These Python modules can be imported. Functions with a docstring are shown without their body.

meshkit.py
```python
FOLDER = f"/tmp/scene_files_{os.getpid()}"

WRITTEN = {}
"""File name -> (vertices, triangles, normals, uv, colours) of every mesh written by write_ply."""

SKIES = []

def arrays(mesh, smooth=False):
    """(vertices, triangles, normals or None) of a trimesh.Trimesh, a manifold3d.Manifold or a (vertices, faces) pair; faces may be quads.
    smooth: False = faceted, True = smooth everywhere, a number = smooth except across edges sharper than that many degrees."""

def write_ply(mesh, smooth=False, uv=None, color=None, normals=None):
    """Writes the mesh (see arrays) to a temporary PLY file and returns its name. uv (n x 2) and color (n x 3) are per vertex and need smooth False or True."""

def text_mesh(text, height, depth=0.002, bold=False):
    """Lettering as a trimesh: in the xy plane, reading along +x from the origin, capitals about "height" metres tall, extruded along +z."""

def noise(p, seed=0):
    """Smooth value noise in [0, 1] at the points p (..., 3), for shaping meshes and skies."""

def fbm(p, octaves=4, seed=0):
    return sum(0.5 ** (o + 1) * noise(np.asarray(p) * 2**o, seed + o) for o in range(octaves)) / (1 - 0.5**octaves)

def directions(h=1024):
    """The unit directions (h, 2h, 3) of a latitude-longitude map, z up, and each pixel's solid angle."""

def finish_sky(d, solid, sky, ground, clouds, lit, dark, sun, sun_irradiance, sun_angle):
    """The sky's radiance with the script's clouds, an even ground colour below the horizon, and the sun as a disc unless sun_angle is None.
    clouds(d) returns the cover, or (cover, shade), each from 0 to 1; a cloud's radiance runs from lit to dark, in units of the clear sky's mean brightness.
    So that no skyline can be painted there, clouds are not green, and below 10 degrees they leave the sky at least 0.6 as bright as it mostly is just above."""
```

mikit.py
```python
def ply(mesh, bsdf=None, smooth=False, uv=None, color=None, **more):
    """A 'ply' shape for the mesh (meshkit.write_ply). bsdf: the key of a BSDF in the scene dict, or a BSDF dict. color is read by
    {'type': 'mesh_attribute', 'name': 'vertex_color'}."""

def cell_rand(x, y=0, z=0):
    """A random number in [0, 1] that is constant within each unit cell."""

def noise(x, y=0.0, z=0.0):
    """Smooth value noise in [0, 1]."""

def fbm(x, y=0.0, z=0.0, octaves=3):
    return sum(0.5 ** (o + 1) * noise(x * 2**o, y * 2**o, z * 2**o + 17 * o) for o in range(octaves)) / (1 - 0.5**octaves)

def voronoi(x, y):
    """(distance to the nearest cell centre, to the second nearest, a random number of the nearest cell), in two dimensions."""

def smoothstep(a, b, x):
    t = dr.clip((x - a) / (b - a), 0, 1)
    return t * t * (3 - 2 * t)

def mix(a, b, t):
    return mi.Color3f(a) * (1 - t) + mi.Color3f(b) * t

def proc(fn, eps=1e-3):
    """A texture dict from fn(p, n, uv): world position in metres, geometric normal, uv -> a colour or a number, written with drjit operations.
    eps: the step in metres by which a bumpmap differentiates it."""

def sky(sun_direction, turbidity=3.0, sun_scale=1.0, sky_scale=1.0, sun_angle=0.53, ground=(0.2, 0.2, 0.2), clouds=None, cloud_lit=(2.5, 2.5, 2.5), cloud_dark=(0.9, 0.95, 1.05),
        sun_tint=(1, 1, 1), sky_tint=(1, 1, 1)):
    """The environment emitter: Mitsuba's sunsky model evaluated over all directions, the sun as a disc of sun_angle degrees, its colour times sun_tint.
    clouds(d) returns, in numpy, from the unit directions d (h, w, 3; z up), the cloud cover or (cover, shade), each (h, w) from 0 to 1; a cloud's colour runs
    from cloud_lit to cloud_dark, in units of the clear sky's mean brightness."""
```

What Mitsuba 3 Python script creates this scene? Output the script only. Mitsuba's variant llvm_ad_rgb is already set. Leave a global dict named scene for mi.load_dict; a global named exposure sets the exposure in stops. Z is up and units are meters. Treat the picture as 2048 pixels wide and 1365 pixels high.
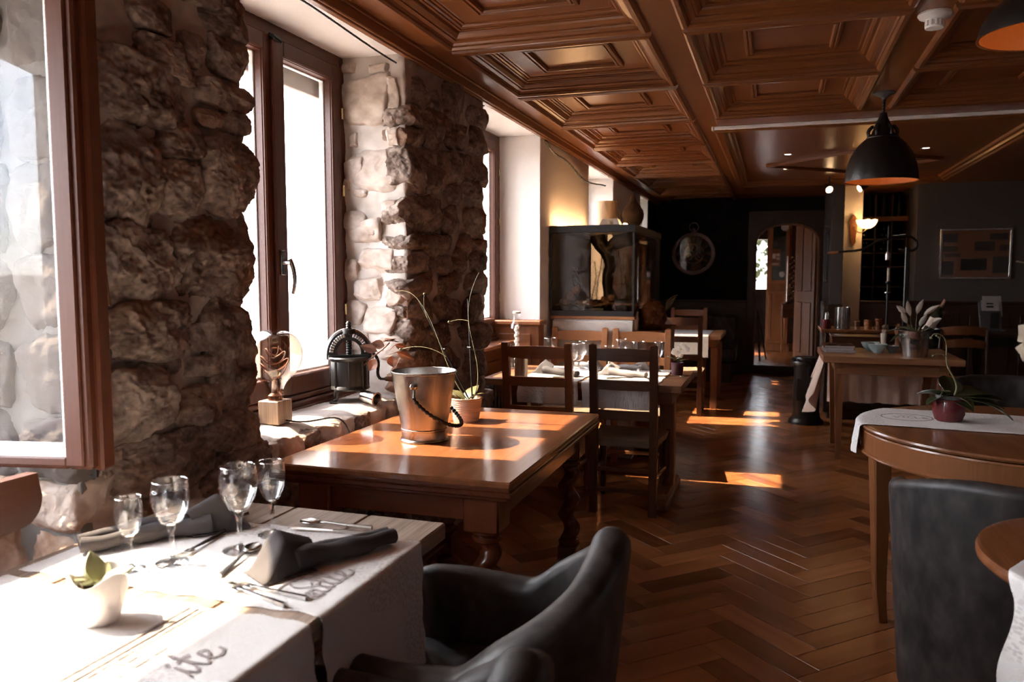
import math, random
import numpy as np, trimesh, drjit as dr, mitsuba as mi, mikit, meshkit
from mikit import noise, fbm, smoothstep, mix, cell_rand, voronoi
from shapely.geometry import Polygon, LineString
from shapely import affinity
scene, labels = {}, {}
RNG = random.Random(11)
A = np.array
PI = math.pi
# ------------------------------------------------------------------ camera, sky, exposure
EYE = A([0, 0, 1.36])
scene['camera'] = {'type': 'thinlens', 'fov': 2 * math.degrees(math.atan(1024 / 1587)), 'fov_axis': 'x', 'aperture_radius': 0.0035, 'focus_distance': 3.0,
                   'to_world': mi.ScalarTransform4f().look_at(origin=EYE.tolist(), target=(EYE + A([-.3128, .9462, -.0830])).tolist(), up=[-.0258, .0789, .9965])}
EL = math.radians(47)
SUN = A([-.995 * math.cos(EL), -.10 * math.cos(EL), math.sin(EL)])
def cloud_fn(d):
    return np.clip(meshkit.fbm(d * 3.0, 4, 5) * 1.6 - .35, 0, 1), np.full(d.shape[:2], .15)
scene['sky'] = mikit.sky(SUN, turbidity=4.0, sun_scale=1.9, sky_scale=9.0, ground=(.5, .47, .43), clouds=cloud_fn, cloud_lit=(1.6, 1.55, 1.5), cloud_dark=(1.1, 1.08, 1.05), sun_tint=(1.0, .95, .88), sky_tint=(1.0, .905, .845))
exposure = 3.5

# ------------------------------------------------------------------ materials
def tw(d): return {'type': 'twosided', 'b': d}
def bs(key, d, two=True):
    scene[key] = tw(d) if two else d
    return key
def rgb(*c): return {'type': 'rgb', 'value': list(c)}
def prin(col, rough=.5, **k):
    return {'type': 'principled', 'base_color': col if isinstance(col, dict) else rgb(*col), 'roughness': rough, **k}
def wood_fn(dark, light, ring=38., fine=.25, contrast=1.0, vary=.5):
    def fn(p, n, uv):
        k = dr.floor(uv.y / 8)
        t = cell_rand(k, 3, 1)
        x, y = uv.x + t * 37, uv.y - 8 * k
        w = noise(x * 1.3, y * 5, t * 9)
        g = noise(y * ring + 5 * w, x * 1.1, t * 50)
        f = noise(y * 260, x * 7, 3)
        a = .5 + contrast * (.55 * (g - .5) + fine * (f - .5)) + vary * (t - .5)
        return mix(dark, light, dr.clip(a, 0, 1))
    return mikit.proc(fn)
def wood(key, dark, light, rough=.35, coat=0., bump=0., **k):
    d = prin(wood_fn(dark, light, **k), rough, specular=.5)
    if coat: d.update(clearcoat=coat, clearcoat_gloss=.92)
    return bs(key, d)
W_FLOOR = wood('floor_wood', (.105, .032, .010), (.34, .125, .045), .22, coat=.35, ring=26, vary=.75, fine=.12, contrast=.7)
W_CEIL = wood('ceiling_wood', (.125, .038, .011), (.215, .076, .024), .30, coat=.25, ring=22, vary=.25, contrast=.38, fine=.10)
W_DARK = wood('dark_table_wood', (.055, .013, .005), (.14, .038, .014), .22, coat=.6, ring=30)
W_TOP = wood('polished_tabletop_wood', (.115, .038, .014), (.25, .092, .038), .13, coat=.8, ring=34, vary=.2)
W_FRAME = wood('window_wood', (.050, .014, .007), (.10, .028, .012), .45, ring=30, contrast=.7)
W_CHAIR = wood('chair_wood', (.24, .088, .034), (.40, .16, .066), .38, ring=30, coat=.1)
W_CHAIRD = wood('dark_chair_wood', (.045, .016, .007), (.085, .03, .013), .32, ring=30, coat=.2)
W_HONEY = wood('honey_chair_wood', (.33, .13, .05), (.50, .22, .09), .4, ring=26, coat=.1)
W_RUST = wood('rustic_table_wood', (.17, .115, .08), (.42, .31, .235), .5, ring=26, fine=.5, vary=.55, contrast=1.15)
W_MID = wood('side_table_wood', (.13, .050, .021), (.29, .13, .06), .42, ring=30, fine=.4)
W_ROUND = wood('walnut_wood', (.13, .045, .016), (.26, .10, .04), .2, coat=.6, ring=22)
W_PANEL = wood('panelling_wood', (.14, .045, .016), (.27, .10, .038), .36, ring=22)
W_BLACK = wood('black_brown_wood', (.018, .008, .004), (.04, .017, .008), .4, ring=24)
W_DOOR = wood('pine_door_wood', (.12, .042, .014), (.24, .09, .032), .42, ring=20)
def stone_fn(p, n, uv):
    t = uv.x
    a = fbm(p.x * 16, p.y * 16, p.z * 16, 4)
    b = fbm(p.x * 70 + 5, p.y * 70, p.z * 70, 3)
    c = noise(p.x * 6 + t * 9, p.y * 6, p.z * 6)
    col = mix((.115, .078, .062), (.52, .42, .36), dr.clip(a * 1.25 - .28 + (b - .5) * .75 + (t - .5) * .25, 0, 1))
    col = mix(col, mi.Color3f(.27, .125, .06), smoothstep(.6, .85, c) * .45)
    return mix(col, mi.Color3f(.50, .42, .35), smoothstep(.62, .8, fbm(p.x * 28 + 40, p.y * 28, p.z * 28, 3)) * .75)
def stone_bump(p, n, uv):
    return fbm(p.x * 55, p.y * 55, p.z * 55, 4)
bs('stone', {'type': 'bumpmap', 'arbitrary': mikit.proc(stone_bump, eps=2e-3), 'scale': .014, 'b': {'type': 'diffuse', 'reflectance': mikit.proc(stone_fn)}})
def pale_fn(p, n, uv):
    a = fbm(p.x * 20, p.y * 20, p.z * 20, 4)
    return mix((.38, .29, .235), (.68, .59, .52), dr.clip(a * 1.7 - .35, 0, 1))
bs('pale_stone', {'type': 'bumpmap', 'arbitrary': mikit.proc(stone_bump, eps=2e-3), 'scale': .004, 'b': {'type': 'diffuse', 'reflectance': mikit.proc(pale_fn)}})  # pale reveal stone, colour whitened further to stand in for sun
def tan_fn(p, n, uv):
    a = fbm(p.x * 24, p.y * 24, p.z * 24, 4)
    b = noise(p.x * 9 + 3, p.y * 9, p.z * 9)
    return mix(mix((.20, .11, .062), (.47, .37, .30), dr.clip(a * 1.7 - .35, 0, 1)), mi.Color3f(.55, .48, .42), smoothstep(.55, .75, b) * .7)
bs('tan_stone', {'type': 'bumpmap', 'arbitrary': mikit.proc(stone_bump, eps=2e-3), 'scale': .008, 'b': {'type': 'diffuse', 'reflectance': mikit.proc(tan_fn)}})
def mortar_fn(p, n, uv):
    a = fbm(p.x * 14, p.y * 14, p.z * 14, 4)
    return mix((.35, .28, .24), (.60, .53, .475), dr.clip(a * 1.5 - .25, 0, 1))
bs('mortar', {'type': 'diffuse', 'reflectance': mikit.proc(mortar_fn)})
def palemortar_fn(p, n, uv):
    a = fbm(p.x * 12, p.y * 12, p.z * 12, 4)
    return mix((.48, .41, .36), (.68, .62, .57), dr.clip(a * 1.5 - .25, 0, 1))
bs('pale_mortar', {'type': 'diffuse', 'reflectance': mikit.proc(palemortar_fn)})  # pale mortar, whitened for the sun missing on the reveal
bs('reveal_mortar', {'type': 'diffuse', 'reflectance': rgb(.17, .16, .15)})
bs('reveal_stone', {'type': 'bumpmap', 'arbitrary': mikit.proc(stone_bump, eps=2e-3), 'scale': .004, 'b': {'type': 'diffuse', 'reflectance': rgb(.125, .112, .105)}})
bs('plaster', {'type': 'diffuse', 'reflectance': rgb(.84, .80, .76)})
bs('exterior_plaster', {'type': 'diffuse', 'reflectance': rgb(.50, .465, .43)})
bs('grey_plaster', {'type': 'diffuse', 'reflectance': rgb(.095, .080, .074)})
def black_wall_fn(p, n, uv):
    return mix((.0045, .0042, .004), (.013, .0125, .012), fbm(p.x * 5, p.y * 5, p.z * 7, 4))
bs('black_wall', prin(mikit.proc(black_wall_fn), .85, specular=.15))
def suede_fn(p, n, uv):
    a = fbm(p.x * 22, p.y * 22, p.z * 11, 4)
    return mix((.010, .008, .0075), (.044, .036, .034), dr.clip(a * 1.9 - .5, 0, 1))
bs('suede', prin(mikit.proc(suede_fn), .48, specular=.5, sheen=.3))
bs('napkin', prin((.042, .036, .038), .8, sheen=.4))
bs('linen', {'type': 'diffuse', 'reflectance': rgb(.66, .62, .59)})
def faint_fn(p, n, uv):
    wv = noise(uv.x * 500, uv.y * 500, 1) * .08
    st = smoothstep(.40, .30, voronoi(uv.x * 110, uv.y * 110)[0]) * smoothstep(.52, .66, noise(uv.x * 6, uv.y * 6, 3))
    return mix(mi.Color3f(.80, .77, .74) * (1 - wv), mi.Color3f(.42, .37, .35), st * .45)
bs('faint_linen', {'type': 'diffuse', 'reflectance': mikit.proc(faint_fn)})
def print_fn(p, n, uv):
    # woven linen with a printed field of short strokes and stipple, in cloth coordinates (metres)
    d = voronoi(uv.x * 120, uv.y * 120)
    st = smoothstep(.42, .30, d[0]) * smoothstep(.45, .6, noise(uv.x * 7, uv.y * 7, 3))
    rows = smoothstep(.55, .75, noise(uv.x * 30, uv.y * 240, 9)) * smoothstep(.5, .62, noise(uv.x * 5 + 30, uv.y * 6, 8))
    blob = smoothstep(.60, .64, noise(uv.x * 3.2 + 11, uv.y * 3.2 + 4, 2))
    wv = noise(uv.x * 500, uv.y * 500, 1) * .10
    return mix(mi.Color3f(.66, .62, .59) * (1 - wv), mi.Color3f(.27, .23, .215), dr.clip(st * .6 + rows * .5 + blob * .6, 0, .75))
bs('printed_linen', {'type': 'diffuse', 'reflectance': mikit.proc(print_fn)})
bs('print_ink', {'type': 'diffuse', 'reflectance': rgb(.36, .31, .295)})
bs('peach_cloth', {'type': 'diffuse', 'reflectance': rgb(.84, .69, .58)})
bs('white', prin((.80, .78, .76), .45))
bs('white_gloss', prin((.82, .80, .77), .18))
bs('black_iron', prin((.018, .017, .017), .35, specular=.6, metallic=.4))
bs('black_plastic', prin((.012, .012, .013), .4))
bs('grey_paint', prin((.10, .10, .105), .5))
def metal(key, eta, k, alpha, refl=(1, 1, 1)):
    bs(key, {'type': 'roughconductor', 'eta': rgb(*eta), 'k': rgb(*k), 'alpha': alpha, 'specular_reflectance': rgb(*refl)})
metal('steel', (3.1, 3.1, 2.3), (3.3, 3.3, 3.1), .16)
metal('chrome', (3.1, 3.1, 2.3), (3.3, 3.3, 3.1), .07)
metal('tin', (1.35, .96, .62), (7.5, 6.4, 5.3), .13, (.75, .74, .73))
metal('brass', (.44, .53, 1.1), (3.7, 2.8, 1.9), .2, (.8, .75, .7))
bs('copper', prin((.36, .20, .15), .35, metallic=.85))
bs('glass', {'type': 'dielectric', 'int_ior': 1.5}, False)
bs('bowl_pane', {'type': 'thindielectric', 'int_ior': 1.75}, False)
bs('bulb_pane', {'type': 'thindielectric', 'int_ior': 1.6, 'specular_transmittance': rgb(.62, .54, .48)}, False)
bs('soft_pane', {'type': 'thindielectric', 'int_ior': 1.28}, False)
bs('aqua_pane', {'type': 'thindielectric', 'int_ior': 1.45, 'specular_transmittance': rgb(.66, .53, .38)}, False)
bs('coral', prin((.30, .185, .125), .8))
bs('pane', {'type': 'thindielectric', 'int_ior': 1.5}, False)
bs('leaf_dark', prin((.028, .034, .015), .3))
bs('leaf_olive', prin((.11, .105, .045), .35))
bs('leaf_pale', prin((.30, .31, .19), .4))
bs('petal', {'type': 'diffuse', 'reflectance': rgb(.82, .77, .70)})
bs('stem', prin((.16, .15, .08), .5))
bs('bark', prin((.05, .028, .016), .8))
bs('driftwood', prin((.13, .05, .022), .75))
bs('gravel', prin((.14, .075, .035), .8))
bs('red_ceramic', prin((.095, .008, .010), .12, clearcoat=.6))
bs('plum_ceramic', prin((.065, .02, .032), .4))
bs('teal_ceramic', prin((.32, .42, .41), .2, clearcoat=.4))
bs('terracotta', prin((.58, .40, .29), .6))
bs('cream', prin((.62, .53, .42), .6))
bs('rush', prin(wood_fn((.09, .055, .035), (.22, .15, .10), ring=160), .6))
bs('paper', {'type': 'diffuse', 'reflectance': rgb(.45, .41, .40)})
bs('ink_dark', {'type': 'diffuse', 'reflectance': rgb(.035, .03, .03)})
bs('paper_brown', {'type': 'diffuse', 'reflectance': rgb(.17, .075, .04)})
bs('orange_lining', prin((.44, .17, .055), .5))
bs('bottle_glass', prin((.012, .016, .010), .08, specular=.6))
bs('radiator_paint', prin((.06, .058, .055), .4))
bs('foliage', {'type': 'principledthin', 'base_color': rgb(.045, .05, .026), 'roughness': .6, 'diff_trans': .6}, False)
bs('foliage_pink', {'type': 'principledthin', 'base_color': rgb(.10, .065, .058), 'roughness': .6, 'diff_trans': .6}, False)
bs('gravel_ground', {'type': 'diffuse', 'reflectance': rgb(.36, .335, .305)})
bs('shade_cream', {'type': 'diffuse', 'reflectance': rgb(.60, .45, .30)})

# ------------------------------------------------------------------ helpers
CAT = trimesh.util.concatenate
def TM(v, f): return trimesh.Trimesh(np.asarray(v, float), np.asarray(f, int), process=False)
def numbered(k):
    if k not in scene and k not in labels: return k
    i = 1
    while f'{k}_{i:03d}' in scene or f'{k}_{i:03d}' in labels: i += 1
    return f'{k}_{i:03d}'
def shape(mesh, bsdf, smooth=35, grain=None, uv=None, **more):
    """One ply dict; uv runs along the grain axis, with a random tone per piece."""
    v, f, n = meshkit.arrays(mesh, smooth)
    if uv is None:
        if grain is None: grain = int(np.argmax(np.ptp(v, axis=0)))
        o = [i for i in range(3) if i != grain]
        c = v.mean(0)
        uv = np.stack([v[:, grain], (v[:, o[0]] - c[o[0]]) + .61 * (v[:, o[1]] - c[o[1]]) + 4 + 8 * RNG.randrange(1, 400)], 1)
    path = meshkit.write_ply((v, f), False, uv, None, normals=n) if n is not None else meshkit.write_ply((v, f), False, uv)
    d = {'type': 'ply', 'filename': path, 'face_normals': n is None}
    if bsdf is not None: d['bsdf'] = {'type': 'ref', 'id': bsdf}
    d.update(more)
    return d
def add(name, mesh, bsdf, parent=None, smooth=35, grain=None, uv=None, label=None, cat=None, group=None, kind=None, **more):
    k = numbered(name if parent is None else f'{parent}__{name}')
    scene[k] = mesh if isinstance(mesh, dict) else shape(mesh, bsdf, smooth, grain, uv, **more)
    l = {a: b for a, b in (('label', label), ('category', cat), ('group', group), ('kind', kind)) if b}
    if l: labels[k] = l
    return k
def thing(name, label, cat, group=None):
    k = numbered(name)
    labels[k] = {'label': label, 'category': cat, **({'group': group} if group else {})}
    return k
def struct(name, mesh=None, bsdf=None, **k):
    if mesh is None:
        k2 = numbered(name); labels[k2] = {'kind': 'structure'}; return k2
    return add(name, mesh, bsdf, kind='structure', **k)
def mat4(loc=(0, 0, 0), rz=0., s=1., rx=0., ry=0.):
    m = trimesh.transformations.euler_matrix(rx, ry, rz)
    m[:3, :3] *= s; m[:3, 3] = loc
    return m
def dup(root, M, label=None, group=None):
    """A copy of a thing, with copies of all its parts, moved by the matrix M."""
    src = labels[root]
    r = thing(root.rstrip('0123456789').rstrip('_') if root[-3:].isdigit() else root, label or src['label'], src['category'], group or src.get('group'))
    def moved(d):
        m0 = A(d['to_world'].matrix) if 'to_world' in d else np.eye(4)
        return {**d, 'to_world': mi.ScalarTransform4f(M @ m0)}
    for k in [k for k in scene if k == root or k.startswith(root + '__')]:
        scene[r + k[len(root):]] = moved(scene[k])
        if k != root and k in labels: labels[r + k[len(root):]] = dict(labels[k])
    return r
def move(root, M):
    for k in [k for k in scene if k == root or k.startswith(root + '__')]:
        m0 = A(scene[k]['to_world'].matrix) if 'to_world' in scene[k] else np.eye(4)
        scene[k] = {**scene[k], 'to_world': mi.ScalarTransform4f(M @ m0)}
_T = None
def box(lo, hi, b=.004):
    """Box with chamfered edges from corner lo to corner hi."""
    global _T
    lo, hi = np.minimum(lo, hi).astype(float), np.maximum(lo, hi).astype(float)
    h = (hi - lo) / 2
    b = min(b, h.min() * .45)
    def vs(h, b):
        out = []
        for sx in (-1, 1):
            for sy in (-1, 1):
                for sz in (-1, 1):
                    out += [(sx * (h[0] - b), sy * (h[1] - b), sz * h[2]), (sx * (h[0] - b), sy * h[1], sz * (h[2] - b)), (sx * h[0], sy * (h[1] - b), sz * (h[2] - b))]
        return A(out)
    if _T is None:
        t = vs(A([1., 1, 1]), .2)
        hull = trimesh.convex.convex_hull(t)
        near = [int(np.argmin(np.linalg.norm(t - p, axis=1))) for p in hull.vertices]
        _T = A(near)[hull.faces]
    return TM(vs(h, b) + (lo + hi) / 2, _T)
def bar(a, b, w, h, bev=.003, roll=0.):
    """Chamfered bar from a to b; w across, h along the up side."""
    a, b = A(a, float), A(b, float)
    L = np.linalg.norm(b - a)
    m = box((-w / 2, -h / 2, 0), (w / 2, h / 2, L), bev)
    z = (b - a) / L
    up = A([0, 0, 1.]) if abs(z[2]) < .9 else A([0, 1., 0])
    x = np.cross(up, z); x /= np.linalg.norm(x)
    y = np.cross(z, x)
    c, s = math.cos(roll), math.sin(roll)
    R = np.eye(4); R[:3, 0] = c * x + s * y; R[:3, 1] = c * y - s * x; R[:3, 2] = z; R[:3, 3] = a
    return m.apply_transform(R)
def lathe(prof, c=(0, 0, 0), n=32, cap=True):
    """Profile [(r, z)...] turned about the vertical through c."""
    p = A(prof, float)
    a = np.arange(n) * 2 * PI / n
    v = np.stack([p[:, None, 0] * np.cos(a), p[:, None, 0] * np.sin(a), np.repeat(p[:, 1:2], n, 1)], -1).reshape(-1, 3) + A(c, float)
    f = []
    for i in range(len(p) - 1):
        for j in range(n):
            k = (j + 1) % n
            q = (i * n + j, i * n + k, (i + 1) * n + k, (i + 1) * n + j)
            f += [(q[0], q[1], q[2]), (q[0], q[2], q[3])]
    m = TM(v, f)
    m.merge_vertices()
    m.update_faces(m.nondegenerate_faces())
    return m
def tube(pts, r, n=8, cap=True):
    p = A(pts, float)
    r = np.broadcast_to(np.asarray(r, float), (len(p),))
    t = np.gradient(p, axis=0)
    t /= np.linalg.norm(t, axis=1, keepdims=True) + 1e-12
    x = np.cross(t[0], [0, 0, 1.]) if abs(t[0][2]) < .9 else np.cross(t[0], [1., 0, 0])
    X = []
    for ti in t:
        x = x - ti * (x @ ti); x = x / (np.linalg.norm(x) + 1e-12); X.append(x)
    X = A(X); Y = np.cross(t, X)
    a = np.arange(n) * 2 * PI / n
    v = (p[:, None] + r[:, None, None] * (np.cos(a)[None, :, None] * X[:, None] + np.sin(a)[None, :, None] * Y[:, None])).reshape(-1, 3)
    f = []
    for i in range(len(p) - 1):
        for j in range(n):
            k = (j + 1) % n
            f += [(i * n + j, i * n + k, (i + 1) * n + k), (i * n + j, (i + 1) * n + k, (i + 1) * n + j)]
    if cap:
        v = np.vstack([v, p[0], p[-1]])
        for j in range(n):
            k = (j + 1) % n
            f += [(len(v) - 2, k, j), (len(v) - 1, (len(p) - 1) * n + j, (len(p) - 1) * n + k)]
    return TM(v, f)
def spline(pts, n=40):
    from scipy.interpolate import CubicSpline
    p = A(pts, float)
    s = np.r_[0, np.cumsum(np.linalg.norm(np.diff(p, axis=0), axis=1))]
    return CubicSpline(s, p)(np.linspace(0, s[-1], n))
def grid(fn, nu, nv):
    """Surface of fn(u, v) -> (.., 3) for u, v in [0, 1]; returns (mesh, uv in [0, 1])."""
    u, v = np.meshgrid(np.linspace(0, 1, nu), np.linspace(0, 1, nv), indexing='ij')
    p = fn(u, v).reshape(-1, 3)
    i, j = np.meshgrid(np.arange(nu - 1), np.arange(nv - 1), indexing='ij')
    a = (i * nv + j).ravel()
    f = np.vstack([np.stack([a, a + nv, a + nv + 1], 1), np.stack([a, a + nv + 1, a + 1], 1)])
    return TM(p, f), np.stack([u.ravel(), v.ravel()], 1)
def closed_sheet(fn, nu, nv, th):
    """A sheet with a thickness th (a vector function of position, else along its normals): the closed solid."""
    m, uv = grid(fn, nu, nv)
    n = m.vertex_normals
    k = len(m.vertices)
    v = np.vstack([m.vertices, m.vertices - n * th])
    rim = [i * nv for i in range(nu)] + [(nu - 1) * nv + j for j in range(1, nv)] + [i * nv + nv - 1 for i in range(nu - 2, -1, -1)] + [j for j in range(nv - 2, 0, -1)]
    f = [m.faces, m.faces[:, ::-1] + k]
    r = A(rim); r2 = np.roll(r, -1)
    f += [np.stack([r, r2, r2 + k], 1)[:, ::-1], np.stack([r, r2 + k, r + k], 1)[:, ::-1]]
    return TM(v, np.vstack(f)), np.vstack([uv, uv])
def extrude(poly, h, bev=0.):
    p = poly if hasattr(poly, 'exterior') else Polygon(poly)
    return trimesh.creation.extrude_polygon(p, h, engine='earcut')
def place(m, M):
    m = m.copy(); m.apply_transform(M); return m
ROTX = trimesh.transformations.rotation_matrix(PI / 2, [1, 0, 0])
_ICO = {}
def rock(c, half, seed, sub=4, p=4.5, amp=.012, tilt=.08, facets=16):
    """A rough hewn stone: a rounded block, its outline and faces broken up by noise."""
    if sub not in _ICO: _ICO[sub] = trimesh.creation.icosphere(subdivisions=sub)
    d = A(_ICO[sub].vertices); f = _ICO[sub].faces
    half = A(half, float)
    q = (np.abs(d) ** p).sum(1, keepdims=True) ** (-1 / p)
    v = d * q * half
    s = A([seed * 1.7, seed * 3.1, seed * .7])
    lo = np.stack([meshkit.noise(v * 7 + s + k * 31, k) - .5 for k in range(3)], 1)
    v = v + lo * half * .42
    n = d / half; n /= np.linalg.norm(n, axis=1, keepdims=True)
    R_ = np.random.RandomState(seed * 7 + 1)
    for k in range(facets):
        q = R_.normal(size=3) * A([1.0, .8, .8]); q /= np.linalg.norm(q)
        if facets > 10 and k % 2: q = q * .45 + A([.9, 0, 0]); q /= np.linalg.norm(q)
        dist = v @ q
        v = v - q * np.clip(dist - dist.max() * R_.uniform(.80, .93), 0, None)[:, None] * .9
    big = meshkit.fbm(v * 22 + s, 3) - .5
    rid = .5 - np.abs(meshkit.fbm(v * 48 + s, 3, 7) - .5) * 3
    r2 = .5 - np.abs(meshkit.fbm(v * 95 + s, 2, 17) - .5) * 3
    v = v + n * (amp * 2.2 * big + amp * .6 * rid + amp * .25 * r2)[:, None]
    R = trimesh.transformations.euler_matrix(*(np.random.RandomState(seed).uniform(-tilt, tilt, 3)))[:3, :3]
    return TM(v @ R.T + A(c, float), f), seed
def add_rock(parent, rk, bsdf='stone', name='stone'):
    m, seed = rk
    n = A(m.vertex_normals)
    uv = np.full((len(m.vertices), 2), np.random.RandomState(seed + 5).rand())
    path = meshkit.write_ply((m.vertices, m.faces), False, uv, None, normals=n)
    return add(name, {'type': 'ply', 'filename': path, 'face_normals': False, 'bsdf': {'type': 'ref', 'id': bsdf}}, None, parent)
def lamp(rgbv): return {'type': 'area', 'radiance': {'type': 'rgb', 'value': list(rgbv)}}
# ------------------------------------------------------------------ the setting
Y0, Y1, XR, HC = -2.6, 11.4, 4.4, 2.4
def plank_rect(x0, y0, kind):
    L, w, r = .455, .116, math.sqrt(.5)
    d = A([r, -r]) if kind else A([r, r])
    n = A([r, r]) if kind else A([r, -r])
    g = .0007
    p0 = A([x0, y0]) + d * g + n * g
    return p0, d, n, L - 2 * g, w - 2 * g
def plank_mesh(x0, y0, kind, rnd):
    p0, d, n, L, w = plank_rect(x0, y0, kind)
    m = box((0, 0, -.018), (L, w, rnd.uniform(-.0004, .0003)), .0012)
    v = A(m.vertices)
    uv = np.stack([v[:, 0], v[:, 1] + 4 + 8 * rnd.randrange(1, 600)], 1)
    P = np.c_[p0 + v[:, :1] * d + v[:, 1:2] * n, v[:, 2]]
    f = m.faces if d[0] * n[1] - d[1] * n[0] > 0 else m.faces[:, ::-1]
    return P, f, uv
def build_floor():
    add('floor', box((-2.3, Y0 - .1, -.14), (XR + .1, Y1, -.016), .002), 'black_brown_wood', kind='structure')
    rnd = random.Random(5)
    P = []
    for c in range(-5, 9):
        x0 = -.223 + c * .6435 / 2
        kind = c % 2 == 0
        yb = 4.053 if kind else 3.731 - 0
        k0 = int((-1.2 - yb) / .16405); k1 = int((Y1 + .4 - yb) / .16405)
        for k in range(k0, k1):
            y = yb + k * .16405
            cy = y - (.12 if kind else -.12)
            cx = x0 + .2
            if not (-1.75 < cx < XR and -1 < cy < Y1 - .15): continue
            dpt = -.313 * cx + .946 * cy
            px = 1024 + 1587 * (.95 * cx + .314 * cy) / max(dpt, .1)
            vis = dpt > 1.9 and 840 < px < 2080
            P.append((dpt if vis else 99 + cy, x0, y, kind))
    P.sort()
    for d, x0, y, kind in P[:300]:
        v, f, uv = plank_mesh(x0, y, kind, rnd)
        path = meshkit.write_ply((v, f), False, uv)
        add('plank', {'type': 'ply', 'filename': path, 'face_normals': True, 'bsdf': {'type': 'ref', 'id': W_FLOOR}}, None, 'floor')
    V, F, U, o = [], [], [], 0
    for d, x0, y, kind in P[300:]:
        v, f, uv = plank_mesh(x0, y, kind, rnd)
        V.append(v); F.append(f + o); U.append(uv); o += len(v)
    path = meshkit.write_ply((np.vstack(V), np.vstack(F)), False, np.vstack(U))
    add('further_planks', {'type': 'ply', 'filename': path, 'face_normals': True, 'bsdf': {'type': 'ref', 'id': W_FLOOR}}, None, 'floor', kind='stuff')
build_floor()

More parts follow.
